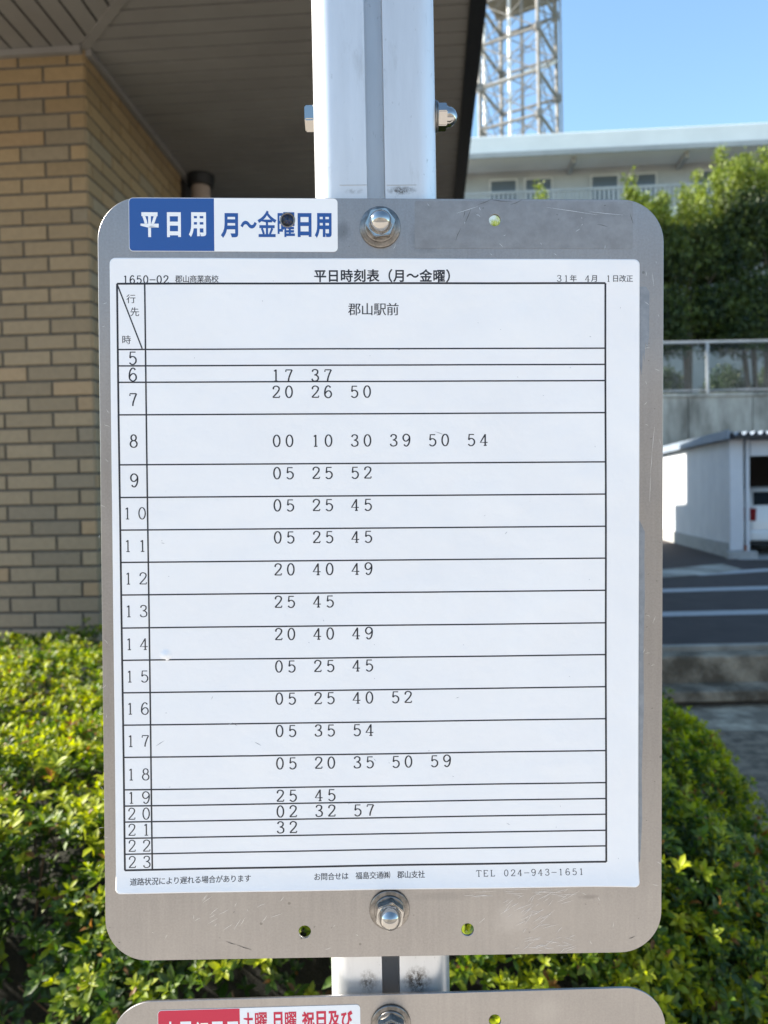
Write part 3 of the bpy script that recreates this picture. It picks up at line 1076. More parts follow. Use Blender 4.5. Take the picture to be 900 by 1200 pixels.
def glyph(ch, thick=0.0, mincho=0.0):
    key = (ch, thick, mincho)
    if key in _glyph: return _glyph[key]
    c = bpy.data.curves.new('lettering', 'FONT')
    c.body = ch
    c.resolution_u = 4
    c.fill_mode = 'FRONT'
    o = bpy.data.objects.new('lettering', c)
    COL.objects.link(o)
    dg = bpy.context.evaluated_depsgraph_get()
    me = bpy.data.meshes.new_from_object(o.evaluated_get(dg))
    bpy.data.objects.remove(o)
    bpy.data.curves.remove(c)
    bm = bmesh.new(); bm.from_mesh(me); bpy.data.meshes.remove(me)
    bmesh.ops.remove_doubles(bm, verts=bm.verts, dist=1e-5)
    if mincho or thick:
        bm.normal_update()
        mv = {}
        for v in bm.verts:
            acc = Vector((0, 0, 0)); ns_ = []
            for e in v.link_edges:
                if len(e.link_faces) == 1:
                    f = e.link_faces[0]
                    t_ = (e.other_vert(v).co - v.co).normalized()
                    n_ = Vector((-t_.y, t_.x, 0))
                    if n_.dot(f.calc_center_median() - v.co) > 0: n_ = -n_
                    acc += n_; ns_.append(n_)
            if acc.length > 0:
                acc.normalize(); mv[v] = acc * (thick / max(.55, acc.dot(ns_[0]))) + Vector((0, -mincho * acc.y, 0))
        for v, d_ in mv.items(): v.co += d_
    V = [tuple(v.co) for v in bm.verts]
    bm.verts.index_update()
    F = [tuple(v.index for v in f.verts) for f in bm.faces]
    bm.free()
    _glyph[key] = (V, F)
    return V, F


def spline(pts, n=7):
    P4 = [Vector(p) for p in pts]
    P4 = [P4[0] * 2 - P4[1]] + P4 + [P4[-1] * 2 - P4[-2]]
    out = []
    for i in range(1, len(P4) - 2):
        a, b, c, d_ = P4[i - 1:i + 3]
        for k in range(n):
            t = k / n
            out.append(.5 * ((2 * b) + (c - a) * t + (2 * a - 5 * b + 4 * c - d_) * t * t + (-a + 3 * b - 3 * c + d_) * t ** 3))
    out.append(Vector(pts[-1]))
    return out


def ell(cx, cy, a, b, n=24): return [Vector((cx + a * math.cos(2 * math.pi * k / n), cy + b * math.sin(2 * math.pi * k / n))) for k in range(n + 1)]


_six = [(.2, .86), (.1, .98), (-.04, 1), (-.2, .8), (-.27, .45), (-.24, .16), (-.08, 0), (.1, .0), (.25, .17), (.25, .40), (.12, .56), (-.04, .56), (-.2, .42), (-.26, .3)]
STROKE = {
    '0': [ell(0, .5, .26, .5)],
    '1': [[Vector((0, 0)), Vector((0, 1))], [Vector((-.15, .86)), Vector((0, .98))], [Vector((-.14, .01)), Vector((.14, .01))]],
    '2': [spline([(-.24, .72), (-.2, .9), (-.01, 1), (.21, .9), (.24, .7), (.1, .45), (-.12, .2), (-.27, .02)]), [Vector((-.28, .02)), Vector((.26, .02)), Vector((.28, .16))]],
    '3': [spline([(-.23, .80), (-.17, .94), (0, 1), (.19, .91), (.2, .7), (.08, .57), (-.06, .53)]), spline([(-.06, .53), (.12, .49), (.26, .32), (.21, .09), (0, 0), (-.19, .05), (-.26, .2)])],
    '4': [[Vector((.1, 0)), Vector((.1, .99))], [Vector((.1, .97)), Vector((-.3, .27)), Vector((.3, .27))], [Vector((-.02, .01)), Vector((.22, .01))]],
    '5': [[Vector((.23, .97)), Vector((-.17, .97)), Vector((-.21, .5))], spline([(-.21, .5), (-.08, .61), (.1, .6), (.25, .44), (.25, .2), (.1, .02), (-.08, 0), (-.25, .13)])],
    '6': [spline(_six)],
    '7': [[Vector((-.25, .80)), Vector((-.24, .97)), Vector((.27, .97))], spline([(.27, .97), (.12, .62), (.0, .25), (-.03, 0)])],
    '8': [ell(0, .76, .2, .235), ell(0, .27, .26, .27)],
    '9': [spline([(-x, 1 - y) for x, y in _six])],
    'T': [[Vector((0, 0)), Vector((0, .97))], [Vector((-.36, .80)), Vector((-.34, .97)), Vector((.34, .97)), Vector((.36, .80))], [Vector((-.12, .01)), Vector((.12, .01))]],
    'E': [[Vector((-.22, 0)), Vector((-.22, .98))], [Vector((-.3, .97)), Vector((.28, .97)), Vector((.29, .82))], [Vector((-.22, .52)), Vector((.14, .52))], [Vector((-.3, .02)), Vector((.3, .02)), Vector((.31, .18))]],
    'L': [[Vector((-.16, 0)), Vector((-.16, .98))], [Vector((-.28, .97)), Vector((-.02, .97))], [Vector((-.28, .02)), Vector((.3, .02)), Vector((.31, .2))]],
    '-': [[Vector((-.38, .45)), Vector((.38, .45))]],
}


def stroke_glyph(ch, wv, wh):
    V, F = [], []
    for path in STROKE[ch]:
        pts = list(path)
        L_, Rr = [], []
        closed = (pts[0] - pts[-1]).length < 1e-6
        for i, p_ in enumerate(pts):
            if closed:
                a, b = pts[(i - 1) % (len(pts) - 1)], pts[(i + 1) % (len(pts) - 1)]
            else:
                a, b = pts[max(0, i - 1)], pts[min(len(pts) - 1, i + 1)]
            t = (b - a).normalized()
            wdt = (wh + (wv - wh) * abs(t.y)) / 2
            n_ = Vector((-t.y, t.x)) * wdt
            L_.append(p_ + n_); Rr.append(p_ - n_)
        i0 = len(V)
        for a, b in zip(L_, Rr): V += [(a.x, a.y, 0), (b.x, b.y, 0)]
        for i in range(len(pts) - 1):
            F.append((i0 + 2 * i + 1, i0 + 2 * i + 3, i0 + 2 * i + 2, i0 + 2 * i))
    return V, F


class Print:
    """collects printed marks on a sheet; lay() gives them their height on it"""
    def __init__(self): self.V, self.F = [], []
    def add(self, V, F, fn):
        i0 = len(self.V)
        self.V += [fn(v) for v in V]
        self.F += [tuple(i + i0 for i in f) for f in F]
    def cjk(self, ch, cx, cy, size, sx=1.0, thick=0.0, mincho=0.0, mapf=None, tilt=0.0):
        if ch in ' 　': return
        V, F = glyph(ch, thick, mincho)
        c_, s_ = math.cos(tilt), math.sin(tilt)
        def fn(v):
            a, b = (v[0] - .49) * size * sx, (v[1] - .36) * size
            return (cx + a * c_ - b * s_, cy + a * s_ + b * c_)
        self.add(V, F, fn)
    def box_glyph(self, ch, x0, x1, y0, y1, thick=0.0):
        V, F = glyph(ch, thick)
        a = np.array(V); lo, hi = a.min(0), a.max(0)
        self.add(V, F, lambda v: (x0 + (v[0] - lo[0]) / (hi[0] - lo[0]) * (x1 - x0), y0 + (v[1] - lo[1]) / (hi[1] - lo[1]) * (y1 - y0)))
    def num(self, ch, cx, cy, h, wx=1.0, wv=.085, wh=.06):
        if ch == ' ': return
        V, F = stroke_glyph(ch, wv, wh)
        self.add(V, F, lambda v: (cx + v[0] * h * wx, cy + (v[1] - .5) * h))
    def line(self, a, b, w_, n=40):
        a, b = Vector(a), Vector(b)
        t = (b - a).normalized(); nn = Vector((-t.y, t.x)) * w_ / 2
        V, F = [], []
        for k in range(n + 1):
            p_ = a.lerp(b, k / n)
            V += [tuple(p_ + nn), tuple(p_ - nn)]
        for k in range(n): F.append((2 * k + 1, 2 * k + 3, 2 * k + 2, 2 * k))
        self.add(V, F, lambda v: v)
    def lay(self, name, mat, parent, zf, dz):
        return mesh_from(name, [(x, y, zf(x, y) + dz) for x, y in [v[:2] for v in self.V]], self.F, mat, parent)


def flat_shape(name, outlines, z0, z1, mat, parent, bev=0.0, res=2):
    """a thin solid from a closed outline with holes"""
    c = bpy.data.curves.new(name, 'CURVE')
    c.dimensions = '2D'; c.fill_mode = 'BOTH'
    c.extrude = (z1 - z0) / 2 - bev
    c.bevel_depth = bev; c.bevel_resolution = 1
    if bev: c.offset = -bev
    for pts in outlines:
        sp = c.splines.new('POLY'); sp.points.add(len(pts) - 1); sp.use_cyclic_u = True
        for q, (x, y) in enumerate(pts): sp.points[q].co = (x, y, 0, 1)
    o = bpy.data.objects.new(name, c); COL.objects.link(o)
    me = bpy.data.meshes.new_from_object(o.evaluated_get(bpy.context.evaluated_depsgraph_get()))
    bpy.data.objects.remove(o); bpy.data.curves.remove(c)
    me.name = name
    me.transform(Matrix.Translation((0, 0, (z0 + z1) / 2)))
    me.materials.clear()
    return link(name, me, mat, parent)


def round_rect(x0, x1, y0, y1, r_, n=10):
    out = []
    for (cx, cy, a0) in ((x1 - r_, y1 - r_, 0), (x0 + r_, y1 - r_, 90), (x0 + r_, y0 + r_, 180), (x1 - r_, y0 + r_, 270)):
        for q in range(n + 1):
            a = R(a0 + 90 * q / n)
            out.append((cx + r_ * math.cos(a), cy + r_ * math.sin(a)))
    return out


def circle(cx, cy, r_, n=28): return [(cx + r_ * math.cos(2 * math.pi * k / n), cy + r_ * math.sin(2 * math.pi * k / n)) for k in range(n)]


def acorn_bolt(name, parent, m, s=1.0, spin=.2, washer=True, big=.0108):
    """washer, hexagon nut and domed cap; local z points out of the plate"""
    o = empty(name); o.parent = parent; o.matrix_basis = m
    bm = bmesh.new()
    hexa = [(s * .0069 * 1.155 * math.cos(R(60 * k) + spin), s * .0069 * 1.155 * math.sin(R(60 * k) + spin)) for k in range(6)]
    add_prism(bm, hexa, .0018, .0078 * s)
    bmesh.ops.bevel(bm, geom=[e for e in bm.edges], offset=.0004, segments=2, affect='EDGES')
    dome = [(s * .0063, .0078 * s), (s * .0060, .0088 * s)] + [(s * .0058 * math.cos(R(a)), (.0088 + .0056 * math.sin(R(a))) * s) for a in range(0, 91, 10)]
    add_lathe(bm, dome, 32)
    f_ = from_bm('cap_nut', bm, M['chrome'], o, True)
    try:
        f_.data.set_sharp_from_angle(angle=R(28))
    except Exception:
        pass
    if washer:
        bm = bmesh.new()
        add_lathe(bm, [(.005, .0001), (big, .0001), (big, .0010), (big - .0004, .0013), (.005, .0013)], 40)
        from_bm('washer', bm, M['dull_steel'], o, True)
        bm = bmesh.new()
        add_lathe(bm, [(.005, .0013), (.0082, .0013), (.0084, .0019), (.0078, .0024), (.005, .0024)], 32)
        from_bm('spring_washer', bm, M['dull_steel'], o, True)
    return o


def PXY(px, py): return on_plate(px, py)


# ------------------------------------------------------------------ bus stop post
_pc = PM @ Vector((*on_plate(442.5, 300), -.0045))
yaw = math.atan2(PX.y, PX.x)
post = empty('bus_stop_post', (_pc.x, _pc.y, GZ), yaw)
tag(post, 'upright aluminium post with a centre groove carrying both timetable plates', 'post')
hw_, dp_, rc_, gw_, gd_ = .0333, .048, .0115, .0049, .018


def post_outline():
    out = [(-gw_, 0)]
    for a in range(90, 181, 9): out.append((-hw_ + rc_ + rc_ * math.cos(R(a)), -rc_ + rc_ * math.sin(R(a))))
    for a in range(180, 271, 15): out.append((-hw_ + .005 + .005 * math.cos(R(a)), -dp_ + .005 + .005 * math.sin(R(a))))
    for a in range(270, 361, 15): out.append((hw_ - .005 + .005 * math.cos(R(a)), -dp_ + .005 + .005 * math.sin(R(a))))
    for a in range(0, 91, 9): out.append((hw_ - rc_ + rc_ * math.cos(R(a)), -rc_ + rc_ * math.sin(R(a))))
    out += [(gw_, 0), (gw_, -gd_), (-gw_, -gd_)]
    return [(x, -y) for x, y in out]     # front of the post looks to -Y


bm = bmesh.new()
PO = post_outline()
zs = [0, 1.2, 1.5, 1.8, 2.0, 2.2, 2.6, 3.1]
ringv = [[bm.verts.new((x, y, z)) for x, y in PO] for z in zs]
for a, b in zip(ringv, ringv[1:]):
    for k in range(len(PO)):
        bm.faces.new((a[k], a[(k + 1) % len(PO)], b[(k + 1) % len(PO)], b[k]))
bm.faces.new(ringv[-1]); bm.faces.new(list(reversed(ringv[0])))
bmesh.ops.recalc_face_normals(bm, faces=bm.faces)
prof_o = from_bm('channel', bm, M['white_panel'], post, True)
prof_o.data.set_sharp_from_angle(angle=R(30))
box('base_plate', -.09, .09, -.066, .114, 0, .012, M['dull_steel'], post, .003)
bpy.context.view_layer.update()
post_i = post.matrix_world.inverted()


def on_post(px, py, y=0.0):
    o = post_i @ CAM; d_ = post_i.to_3x3() @ ray(px, py)
    t = (y - o.y) / d_.y
    return o + d_ * t


# cross bolt through the post
bz = on_post(440, 138, .02).z
mR = Matrix.Translation((hw_, .020, bz)) @ Matrix.Rotation(R(90), 4, 'Y')
acorn_bolt('cross_bolt', post, mR, .92, R(30), True, .0088)
bm = bmesh.new()
hexa = [(.0066 * 1.155 * math.cos(R(60 * k)), .0066 * 1.155 * math.sin(R(60 * k))) for k in range(6)]
add_prism(bm, hexa, 0, .0052, Matrix.Translation((-hw_, .020, bz)) @ Matrix.Rotation(R(-90), 4, 'Y'))
bmesh.ops.bevel(bm, geom=[e for e in bm.edges], offset=.0006, segments=2, affect='EDGES')
from_bm('bolt_head', bm, M['chrome'], post)

# a collar of old tape just above the plate, and grime on the post face
grime = material('grime', (.16, .14, .12), .9)


def stain_at(px, py, rx, rz, k):
    v = on_post(px, py, 0)
    return (v.x, v.z, rx, rz, k)


prof_o.data.materials[0] = post_material([stain_at(471, 223, .0085, .0026, 1.0), stain_at(432, 1150, .006, .0075, .8), stain_at(488, 1149, .0092, .0085, 1.0), stain_at(415, 224, .006, .002, .35)])
edge_m = material('tape_glue', (.34, .33, .31), .7)
for (x0, x1) in ((398, 430), (453, 488)):
    a, b = on_post(x0, 217.2, 0), on_post(x1, 216.6, 0)
    bm = bmesh.new(); add_box(bm, a.x, b.x, -.00022, -.00002, a.z, b.z)
    from_bm('tape_edge', bm, edge_m, post)

# ------------------------------------------------------------------ the timetable sign
sign = empty('timetable_sign', mat=PM)
tag(sign, 'stainless steel plate with blue and white weekday label and full printed timetable', 'sign')
W2, H2, RR = .150, .2030558, .0225
holes = [(337, 258, .0030), (580, 258, .0031), (357, 1092, .0034), (548, 1089.5, .0034)]
stains = [(*PXY(500, 278), .010, .010, .55, (.15, .147, .144)), (*PXY(402, 270), .005, .006, .5, (.16, .157, .154)),
          (*PXY(535, 268), .006, .012, .35, (.2, .195, .19)), (*PXY(600, 1075), .012, .011, .35, (.5, .49, .485)),
          (*PXY(520, 1050), .02, .003, .35, (.24, .235, .23)), (*PXY(690, 1051), .006, .0015, .5, (.2, .19, .185)), (*PXY(355, 1086), .015, .02, .15, (.28, .27, .26))]
plate_m = plate_material(stains)
plate = flat_shape('plate', [round_rect(-W2, W2, -H2, H2, RR, 14)] + [circle(*PXY(hx, hy), hr) for hx, hy, hr in holes], -.0015, 0, plate_m, sign, .0002)
for hx, hy, hr in holes[1:]:
    pass


def local(x, y, z=0.0): return Matrix.Translation((x, y, z))


acorn_bolt('mounting_bolt', sign, local(*PXY(445.5, 266.5)), 1.0, R(8))
acorn_bolt('mounting_bolt', sign, local(*PXY(456.5, 1065.5)), 1.0, R(22))

# remains of old tape and scratches on the plate
r0, r1 = PXY(486, 291), PXY(741.5, 236.5)
flat_shape('old_tape', [round_rect(r0[0], r1[0], r0[1], r1[1], .001), circle(*PXY(580, 258), .0033)], .00002, .00012, M['residue'], sign)
g = [PXY(x, y) for x, y in ((746, 336), (757, 336), (761, 342), (760.5, 395), (758, 410), (756.5, 400), (755, 424), (753.5, 412), (752, 440), (749.5, 428), (746, 455))]
flat_shape('tape_remnant', [g], .00002, .00012, M['grey_tape'], sign)
g = [PXY(x, y) for x, y in ((746, 606), (750, 611), (755.5, 623), (755, 655), (755.5, 700), (754, 760), (754.5, 830), (752, 905), (752.5, 960), (750, 1010), (746, 1010))]
flat_shape('tape_remnant', [g], .00002, .00012, M['grey_tape'], sign)


def scratch_set(name, segs, col, wd_=.00016):
    V, F = [], []
    for (x0, y0, x1, y1) in segs:
        a, b = Vector(PXY(x0, y0)), Vector(PXY(x1, y1))
        t = (b - a).normalized(); nn = Vector((-t.y, t.x)) * wd_ / 2
        i0 = len(V)
        mid_ = (a + b) / 2 + nn * random.uniform(-3, 3)
        for p_, k in ((a, .25), (mid_, 1), (b, .25)):
            V += [(*(p_ + nn * k), .00016), (*(p_ - nn * k), .00016)]
        F += [(i0 + 1, i0 + 3, i0 + 2, i0), (i0 + 3, i0 + 5, i0 + 4, i0 + 2)]
    merge_into(plate, V, F, col)


def merge_into(ob, V, F, mat):
    """surface marks become part of the mesh they mark"""
    bm = bmesh.new(); bm.from_mesh(ob.data)
    ob.data.materials.append(mat)
    mi = len(ob.data.materials) - 1
    vs = [bm.verts.new(v) for v in V]
    for f in F:
        bm.faces.new([vs[i] for i in f]).material_index = mi
    bm.to_mesh(ob.data); bm.free()


light_scr = material('bright_scratch', (.85, .84, .83), .35, .4)
dark_scr = material('dark_scratch', (.07, .065, .06), .6)
segs = []
for k in range(46):
    x, y = random.gauss(620, 22), random.gauss(1068, 15)
    a = R(random.gauss(-32, 12)); l_ = random.uniform(5, 20)
    segs.append((x, y, x + l_ * math.cos(a), y + l_ * math.sin(a)))
for k in range(26):
    x, y = random.uniform(600, 670), random.uniform(1098, 1116)
    a = R(random.gauss(-15, 15)); l_ = random.uniform(6, 18)
    segs.append((x, y, x + l_ * math.cos(a), y + l_ * math.sin(a)))
for k in range(16):
    x, y = random.uniform(225, 330), random.uniform(1048, 1092)
    a = R(-48 + random.gauss(0, 16)); l_ = random.uniform(4, 15)
    segs.append((x, y, x + l_ * math.cos(a), y + l_ * math.sin(a)))
for k in range(18):
    x, y = random.uniform(540, 660), random.uniform(1042, 1050)
    segs.append((x, y, x + random.uniform(8, 26), y + random.uniform(-1, 2)))
segs += [(762, 555, 764, 530), (764, 530, 767, 500), (761, 588, 762, 556), (764, 320, 766, 335), (757, 318, 757, 324), (765, 730, 768, 722), (640, 243, 700, 252), (690, 248, 730, 252), (560, 242, 535, 250)]
for k in range(60):
    x, y = random.choice(((random.uniform(120, 770), random.uniform(1045, 1112)), (random.uniform(755, 774), random.uniform(300, 1050)), (random.uniform(400, 740), random.uniform(232, 298)), (random.uniform(117, 126), random.uniform(330, 1040))))
    a = random.uniform(0, 3.14); l_ = random.uniform(2, 7)
    segs.append((x, y, x + l_ * math.cos(a), y + l_ * math.sin(a)))
scratch_set('scratches', segs, light_scr)
segs = [(265, 1103, 277, 1107), (277, 1107, 295, 1113), (737, 1100, 744, 1097), (560, 240, 575, 234), (575, 234, 600, 236), (738, 250, 742, 262), (700, 263, 712, 266), (598, 240, 612, 234), (545, 262, 552, 245),
        (534, 282, 540, 268), (543, 255, 545, 246)]
for k in range(30):
    x, y = random.choice(((random.uniform(120, 770), random.uniform(1048, 1112)), (random.uniform(755, 774), random.uniform(300, 1050)), (random.uniform(400, 740), random.uniform(232, 298))))
    segs.append((x, y, x + random.uniform(1, 2.5), y + random.uniform(-1, 1)))
scratch_set('dark_scratches', segs, dark_scr, .00028)


def day_label(parent, corners, split, hole, ink, white, texts):
    """vinyl label: coloured panel on the left, white panel on the right"""
    x0, y0 = corners[0]; x1, y1 = corners[1]
    outs = [round_rect(x0, x1, y0, y1, .0022)]
    if hole: outs.append(circle(*hole))
    lb = flat_shape('day_label', outs, .00003, .00022, white, parent, 0)
    m_ = .0000
    pts = [(split, y1 - .0002), (x0 + .0022, y1 - .0002)]
    for a in range(90, 181, 15): pts.append((x0 + .0022 + .0020 * math.cos(R(a)), y1 - .0022 + .0020 * math.sin(R(a))))
    for a in range(180, 271, 15): pts.append((x0 + .0022 + .0020 * math.cos(R(a)), y0 + .0022 + .0020 * math.sin(R(a))))
    pts.append((split, y0 + .0002))
    flat_shape('coloured_panel', [pts], .00022, .00026, ink, lb)
    for nm, pr_, mt in texts:
        pr_.lay(nm, mt, lb, lambda x, y: .00026, .00004)
    return lb


white_t, blue_t = Print(), Print()
for ch, x0, x1 in (('平', 165, 186), ('日', 196, 212), ('用', 221.5, 241.5)):
    a, b = PXY(x0, 278), PXY(x1, 249)
    white_t.box_glyph(ch, a[0], b[0], a[1], b[1], .036)
for ch, x0, x1, y0, y1 in (('月', 259, 279, 250, 279), ('～', 282, 301, 259, 268), ('金', 302, 324, 247, 278), ('曜', 325.5, 345.5, 249, 278), ('日', 349, 365, 250, 278), ('用', 369, 388.5, 250, 279)):
    a, b = PXY(x0, y1), PXY(x1, y0)
    blue_t.box_glyph(ch, a[0], b[0], a[1], b[1], .036 if ch not in '曜金' else .018)
a, b = PXY(151.5, 294.5), PXY(395.5, 233)
hx, hy = PXY(337, 258)
day_label(sign, (a, b), PXY(251, 260)[0], (hx, hy, .0034), M['blue_ink'], M['white_ink'], [('white_lettering', white_t, M['white_ink']), ('blue_lettering', blue_t, M['blue_ink'])])
# worn metal rim around the old screw hole in the label
bm = bmesh.new()
add_lathe(bm, [(.0030, .0003), (.0036, .0006), (.0040, .00035), (.0040, .0000), (.0030, .0000), (.0030, .0003)], 28, local(hx, hy))
from_bm('hole_rim', bm, M['dull_steel'], sign, True)

# --- the printed sheet
SX0, SX1, SY0, SY1 = None, None, None, None
tl, br_ = on_sheet(128.3, 304), on_sheet(749.5, 1036)
SX0, SY1 = tl[0], on_sheet(440, 303)[1]
SX1, SY0 = on_sheet(748.6, 660)[0], on_sheet(440, 1040.5)[1]
rcs = .0030
nx, ny = 90, 108
V, F = [], []
xs_ = np.linspace(SX0, SX1, nx); ys_ = np.linspace(SY0, SY1, ny)
xs_ = np.unique(np.concatenate([xs_, SX0 + rcs * np.linspace(0, 1, 6), SX1 - rcs * np.linspace(0, 1, 6)]))
ys_ = np.unique(np.concatenate([ys_, SY0 + rcs * np.linspace(0, 1, 6), SY1 - rcs * np.linspace(0, 1, 6), np.linspace(on_sheet(194, 777)[1], on_sheet(194, 757)[1], 16)]))
xs_ = np.unique(np.concatenate([xs_, np.linspace(on_sheet(184, 767)[0], on_sheet(204, 767)[0], 16)]))
nx, ny = len(xs_), len(ys_)
for y in ys_:
    for x in xs_:
        # draw the four corners in to a round
        cx = min(max(x, SX0 + rcs), SX1 - rcs); cy = min(max(y, SY0 + rcs), SY1 - rcs)
        dx, dy = x - cx, y - cy
        if dx and dy:
            m_ = max(abs(dx), abs(dy)); l_ = math.hypot(dx, dy)
            x_, y_ = cx + dx / l_ * m_, cy + dy / l_ * m_
        else: x_, y_ = x, y
        V.append((x_, y_, sheet_z(x_, y_)))
for j in range(ny - 1):
    for i in range(nx - 1):
        F.append((j * nx + i, j * nx + i + 1, (j + 1) * nx + i + 1, (j + 1) * nx + i))
sheet = mesh_from('timetable_sheet', V, F, M['paper'], sign, True)
bm = bmesh.new(); bm.from_mesh(sheet.data)
ex = bmesh.ops.extrude_edge_only(bm, edges=[e for e in bm.edges if len(e.link_faces) == 1])
for v in [g_ for g_ in ex['geom'] if isinstance(g_, bmesh.types.BMVert)]: v.co.z -= .00018
bm.to_mesh(sheet.data); bm.free()

ROWS = [410, 429.2, 448.4, 486.4, 544.7, 582.8, 620.8, 658.5, 696.5, 735, 772.6, 810.5, 848.2, 885.7, 923.4, 942.2, 960.7, 979.6, 998, 1016.6]
XL, XR = on_sheet(137, 333)[0], on_sheet(709.8, 331.6)[0]
XC = on_sheet(169.3, 333)[0]
YT, YB = on_sheet(137, 333)[1], on_sheet(147, 1016.8)[1]
sxy = math.tan(_ro)      # the print is turned a hair on the plate


def tilt_pt(x, y): return (x, y - sxy * (x - XL))


def row_y(py): return on_sheet(139.5 + (py - 333) / 684 * 10, py)[1]


ink_dz = .00005
grid = Print()
LW = .00088
LEAN = (on_sheet(147, 1016.8)[0] - XL) / (YT - YB)      # sideways drift of the uprights per metre down
for x in (XL, XC, XR):
    y0_ = YT - sxy * (x - XL)
    grid.line((x, y0_), (x + LEAN * (YT - YB), YB - sxy * (x - XL)), LW * (1.15 if x != XC else .95))
for k, py in enumerate([333] + ROWS):
    y = row_y(py)
    dxl = LEAN * (YT - y)
    grid.line((XL + dxl, y), (XR + dxl, y - sxy * (XR - XL)), LW * (1.15 if k in (0, 20) else .85), 80)
grid.line((XL, YT), on_sheet(166.5, 409), LW * .8)
grid.lay('table_grid', M['ink'], sheet, sheet_z, ink_dz)

PXm = .000456      # metres on the sheet per photo unit
head = Print()
for i, ch in enumerate('平日時刻表（月～金曜）'):
    head.cjk(ch, *on_sheet(374 + 15.5 * i, 323.7), 15.2 * PXm, .98, .022)
dest, code, date, corner_t = Print(), Print(), Print(), Print()
for i, ch in enumerate('郡山駅前'):
    dest.cjk(ch, *on_sheet(414.3 + 14.9 * i, 363), 15.5 * PXm, .98, .008, .014)
for i, ch in enumerate('1650-02'):
    code.num(ch, *on_sheet(147 + 7.85 * i, 328), 8.6 * PXm, 1.05, .15, .12)
for i, ch in enumerate('郡山商業高校'):
    code.cjk(ch, *on_sheet(209 + 8.45 * i, 327.5), 9.0 * PXm, .96, .010, .008)
for i, ch in enumerate('31年 4月 1日改正'):
    p_ = on_sheet(655.2 + 8.33 * i, 326.2)
    if ch in '314': date.num(ch, *p_, 7.2 * PXm, 1.15, .11, .08)
    else: date.cjk(ch, *p_, 8.6 * PXm, .98, .010, .008)
for ch, x, y, s_ in (('行', 153.3, 350.8, 11), ('先', 157.6, 366, 11), ('時', 148, 398.8, 11)):
    corner_t.cjk(ch, *on_sheet(x, y), s_ * PXm, 1, .004, .010)
for nm_, pr_ in (('heading', head), ('destination', dest), ('stop_code', code), ('revision_date', date), ('table_corner', corner_t)):
    pr_.lay(nm_, M['ink'], sheet, sheet_z, ink_dz)

hours = Print()
hy_ = [420, 439.3, 468.6, 517, 563, 601.3, 639.3, 677.3, 715.4, 753.8, 791.5, 829, 866.7, 905.6, 932.6, 951.2, 969.8, 988.4, 1007.2]
(u1, v1), (u10, v10), (u11, v11) = on_sheet(155.4, 420), on_sheet(149.6, 601), on_sheet(166.6, 601)
for h_, py in zip(range(5, 24), hy_):
    y = row_y(py)
    if h_ < 10: hours.num(str(h_), u1 + LEAN * (v1 - y), y, 14.6 * PXm, 1.0, .12, .08)
    else:
        hours.num(str(h_)[0], u10 + LEAN * (v10 - y), y, 13.4 * PXm, 1.0, .105, .07)
        hours.num(str(h_)[1], u11 + LEAN * (v11 - y), y, 13.4 * PXm, 1.05, .105, .07)
hours.lay('hour_numbers', M['ink'], sheet, sheet_z, ink_dz)

mins = Print()
TT = [('17 37', 440.4), ('20 26 50', 459.7), ('00 10 30 39 50 54', 517), ('05 25 52', 554.7), ('05 25 45', 592.4), ('05 25 45', 629.9), ('20 40 49', 667.4), ('25 45', 705.2), ('20 40 49', 742.9),
      ('05 25 45', 780.6), ('05 25 40 52', 818.2), ('05 35 54', 856), ('05 20 35 50 59', 893.8), ('25 45', 931.6), ('02 32 57', 949.9), ('32', 968.4)]
for txt, py in TT:
    for k, mm in enumerate(txt.split()):
        for j in (0, 1):
            x, vy = on_sheet(322.6 + 45.7 * k + 15.0 * j, 440)
            # the left-hand reading py holds at x = 323
            y = on_sheet(323 + (py - 440) * .006, py)[1] - sxy * (x - on_sheet(323, 440)[0])
            x += LEAN * (vy - y)
            mins.num(mm[j], x, y, 13.4 * PXm, 1.05, .125, .085)
mins.lay('departure_minutes', M['ink'], sheet, sheet_z, ink_dz)

foot = Print()
for i, ch in enumerate('道路状況により遅れる場合があります'):
    foot.cjk(ch, *on_sheet(157.2 + 8.27 * i, 1029.7 - .165 * i), 8.7 * PXm, .98, .012, .008)
for i, ch in enumerate('お問合せは　福島交通㈱　郡山支社'):
    foot.cjk(ch, *on_sheet(370.5 + 8.12 * i, 1026 - .1 * i), 8.7 * PXm, .96, .012, .008)
for i, ch in enumerate('TEL 024-943-1651'):
    foot.num(ch, *on_sheet(559.5 + 8.03 * i, 1023.6 - .06 * i), 7.0 * PXm, 1.15, .11, .085)
foot.lay('footnote', M['ink'], sheet, sheet_z, ink_dz)

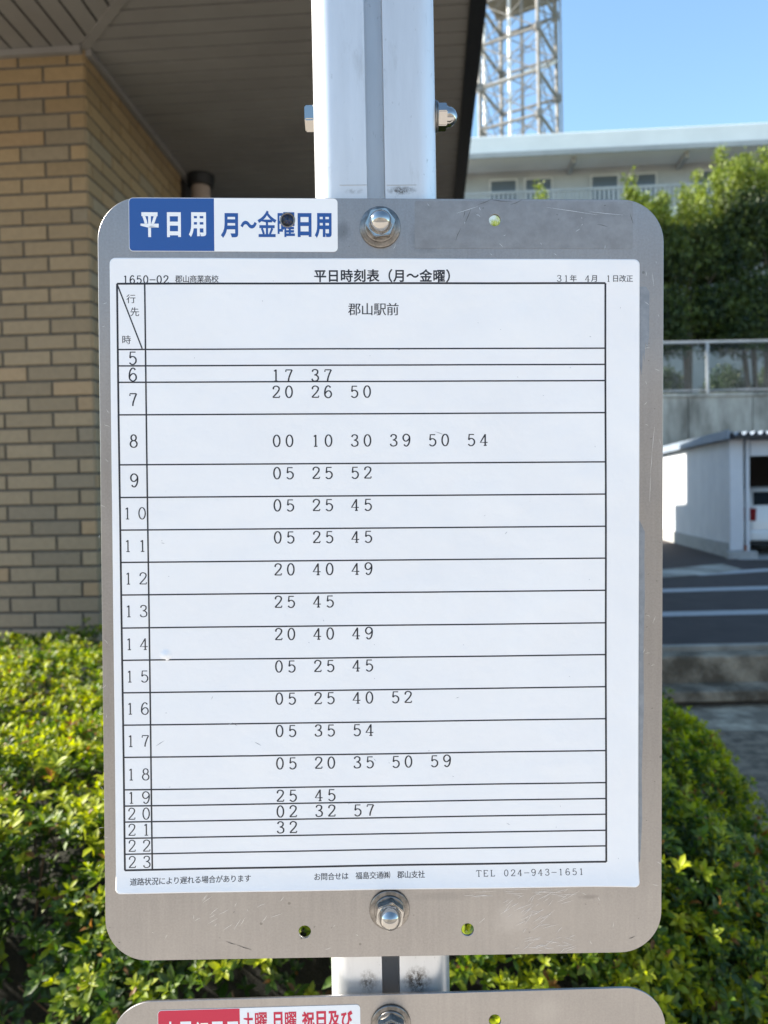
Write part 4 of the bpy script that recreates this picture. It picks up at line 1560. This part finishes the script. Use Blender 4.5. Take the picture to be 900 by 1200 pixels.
# dirt specks on the sheet
V, F = [], []
for k in range(46):
    x, y = random.uniform(SX0 + .01, SX1 - .01), random.uniform(SY0 + .01, SY1 - .01)
    a = random.uniform(0, 3.1); l_ = random.choice((.0003, .0004, .0006, .0012)); w_ = .00012
    t = Vector((math.cos(a), math.sin(a))) * l_; nn = Vector((-t.y, t.x)).normalized() * w_
    i0 = len(V)
    for p_ in (Vector((x, y)) - t, Vector((x, y)) + nn, Vector((x, y)) + t, Vector((x, y)) - nn): V.append((p_.x, p_.y, sheet_z(p_.x, p_.y) + ink_dz))
    F.append((i0 + 3, i0 + 2, i0 + 1, i0)[::-1])
for (x0, y0, x1, y1) in ((272, 846, 266, 848.5), (271, 845.5, 278, 850), (182, 873, 193, 866), (297, 868, 306, 873), (508, 506, 520, 510)):
    a, b = Vector(on_sheet(x0, y0)), Vector(on_sheet(x1, y1)); t = (b - a).normalized(); nn = Vector((-t.y, t.x)) * .00018
    i0 = len(V)
    for p_ in (a, (a + b) / 2 - nn, b, (a + b) / 2 + nn): V.append((p_.x, p_.y, sheet_z(p_.x, p_.y) + ink_dz))
    F.append((i0, i0 + 1, i0 + 2, i0 + 3))
merge_into(sheet, V, F, material('speck', (.30, .31, .34), .8))

# ------------------------------------------------------------------ the lower sign
low_top = on_plate(460, 1165.5)
LM = PM @ Matrix.Translation((low_top[0] + .0008, low_top[1] - H2, 0)) @ Matrix.Rotation(R(.62), 4, 'Z')
_tmp = PMi
sign2 = empty('timetable_sign', mat=LM)
tag(sign2, 'lower steel plate with red and white weekend label, cut off by the frame', 'sign')
LMi = LM.inverted()


def low(px, py):
    o = LMi @ CAM; d_ = LMi.to_3x3() @ ray(px, py); t = -o.z / d_.z
    return (o.x + d_.x * t, o.y + d_.y * t)


plate2_m = plate_material([(*low(640, 1185), .01, .01, .2, (.5, .49, .48))])
flat_shape('plate', [round_rect(-W2, W2, -H2, H2, RR, 14), circle(*low(580, 1196), .0033), circle(*low(346, 1203), .0033)], -.0015, 0, plate2_m, sign2, .0002)
acorn_bolt('mounting_bolt', sign2, local(*low(458, 1200)), 1.0, R(30))
acorn_bolt('mounting_bolt', sign2, local(.0035, -.19), 1.0, R(12))
red_t, wh2 = Print(), Print()
for ch, x0, x1 in (('土', 285, 297), ('曜', 299, 313), ('日', 321, 331), ('曜', 334, 347.5), ('祝', 354, 368.5), ('日', 371, 382), ('及', 384.5, 398), ('び', 400, 413)):
    yy = 1186 - (x0 - 285) * .02
    a, b = low(x0, yy + 19), low(x1, yy)
    red_t.box_glyph(ch, a[0], b[0], a[1], b[1], .036 if ch != '曜' else .02)
for x in (315.5, 350.2):
    a, b = low(x - 1.4, 1207), low(x + 1.4, 1201)
    red_t.box_glyph(',', a[0], b[0], a[1], b[1], .02)
for ch, x0, x1 in (('土', 192, 208), ('日', 212, 224), ('祝', 229, 245), ('日', 249, 261), ('用', 265, 279)):
    a, b = low(x0, 1222), low(x1, 1196.5)
    wh2.box_glyph(ch, a[0], b[0], a[1], b[1], .026)
a, b = low(186, 1243), low(422, 1177)
day_label(sign2, (a, b), low(281, 1190)[0], None, M['red_ink'], M['white_ink'], [('white_lettering', wh2, M['white_ink']), ('red_lettering', red_t, M['red_ink'])])
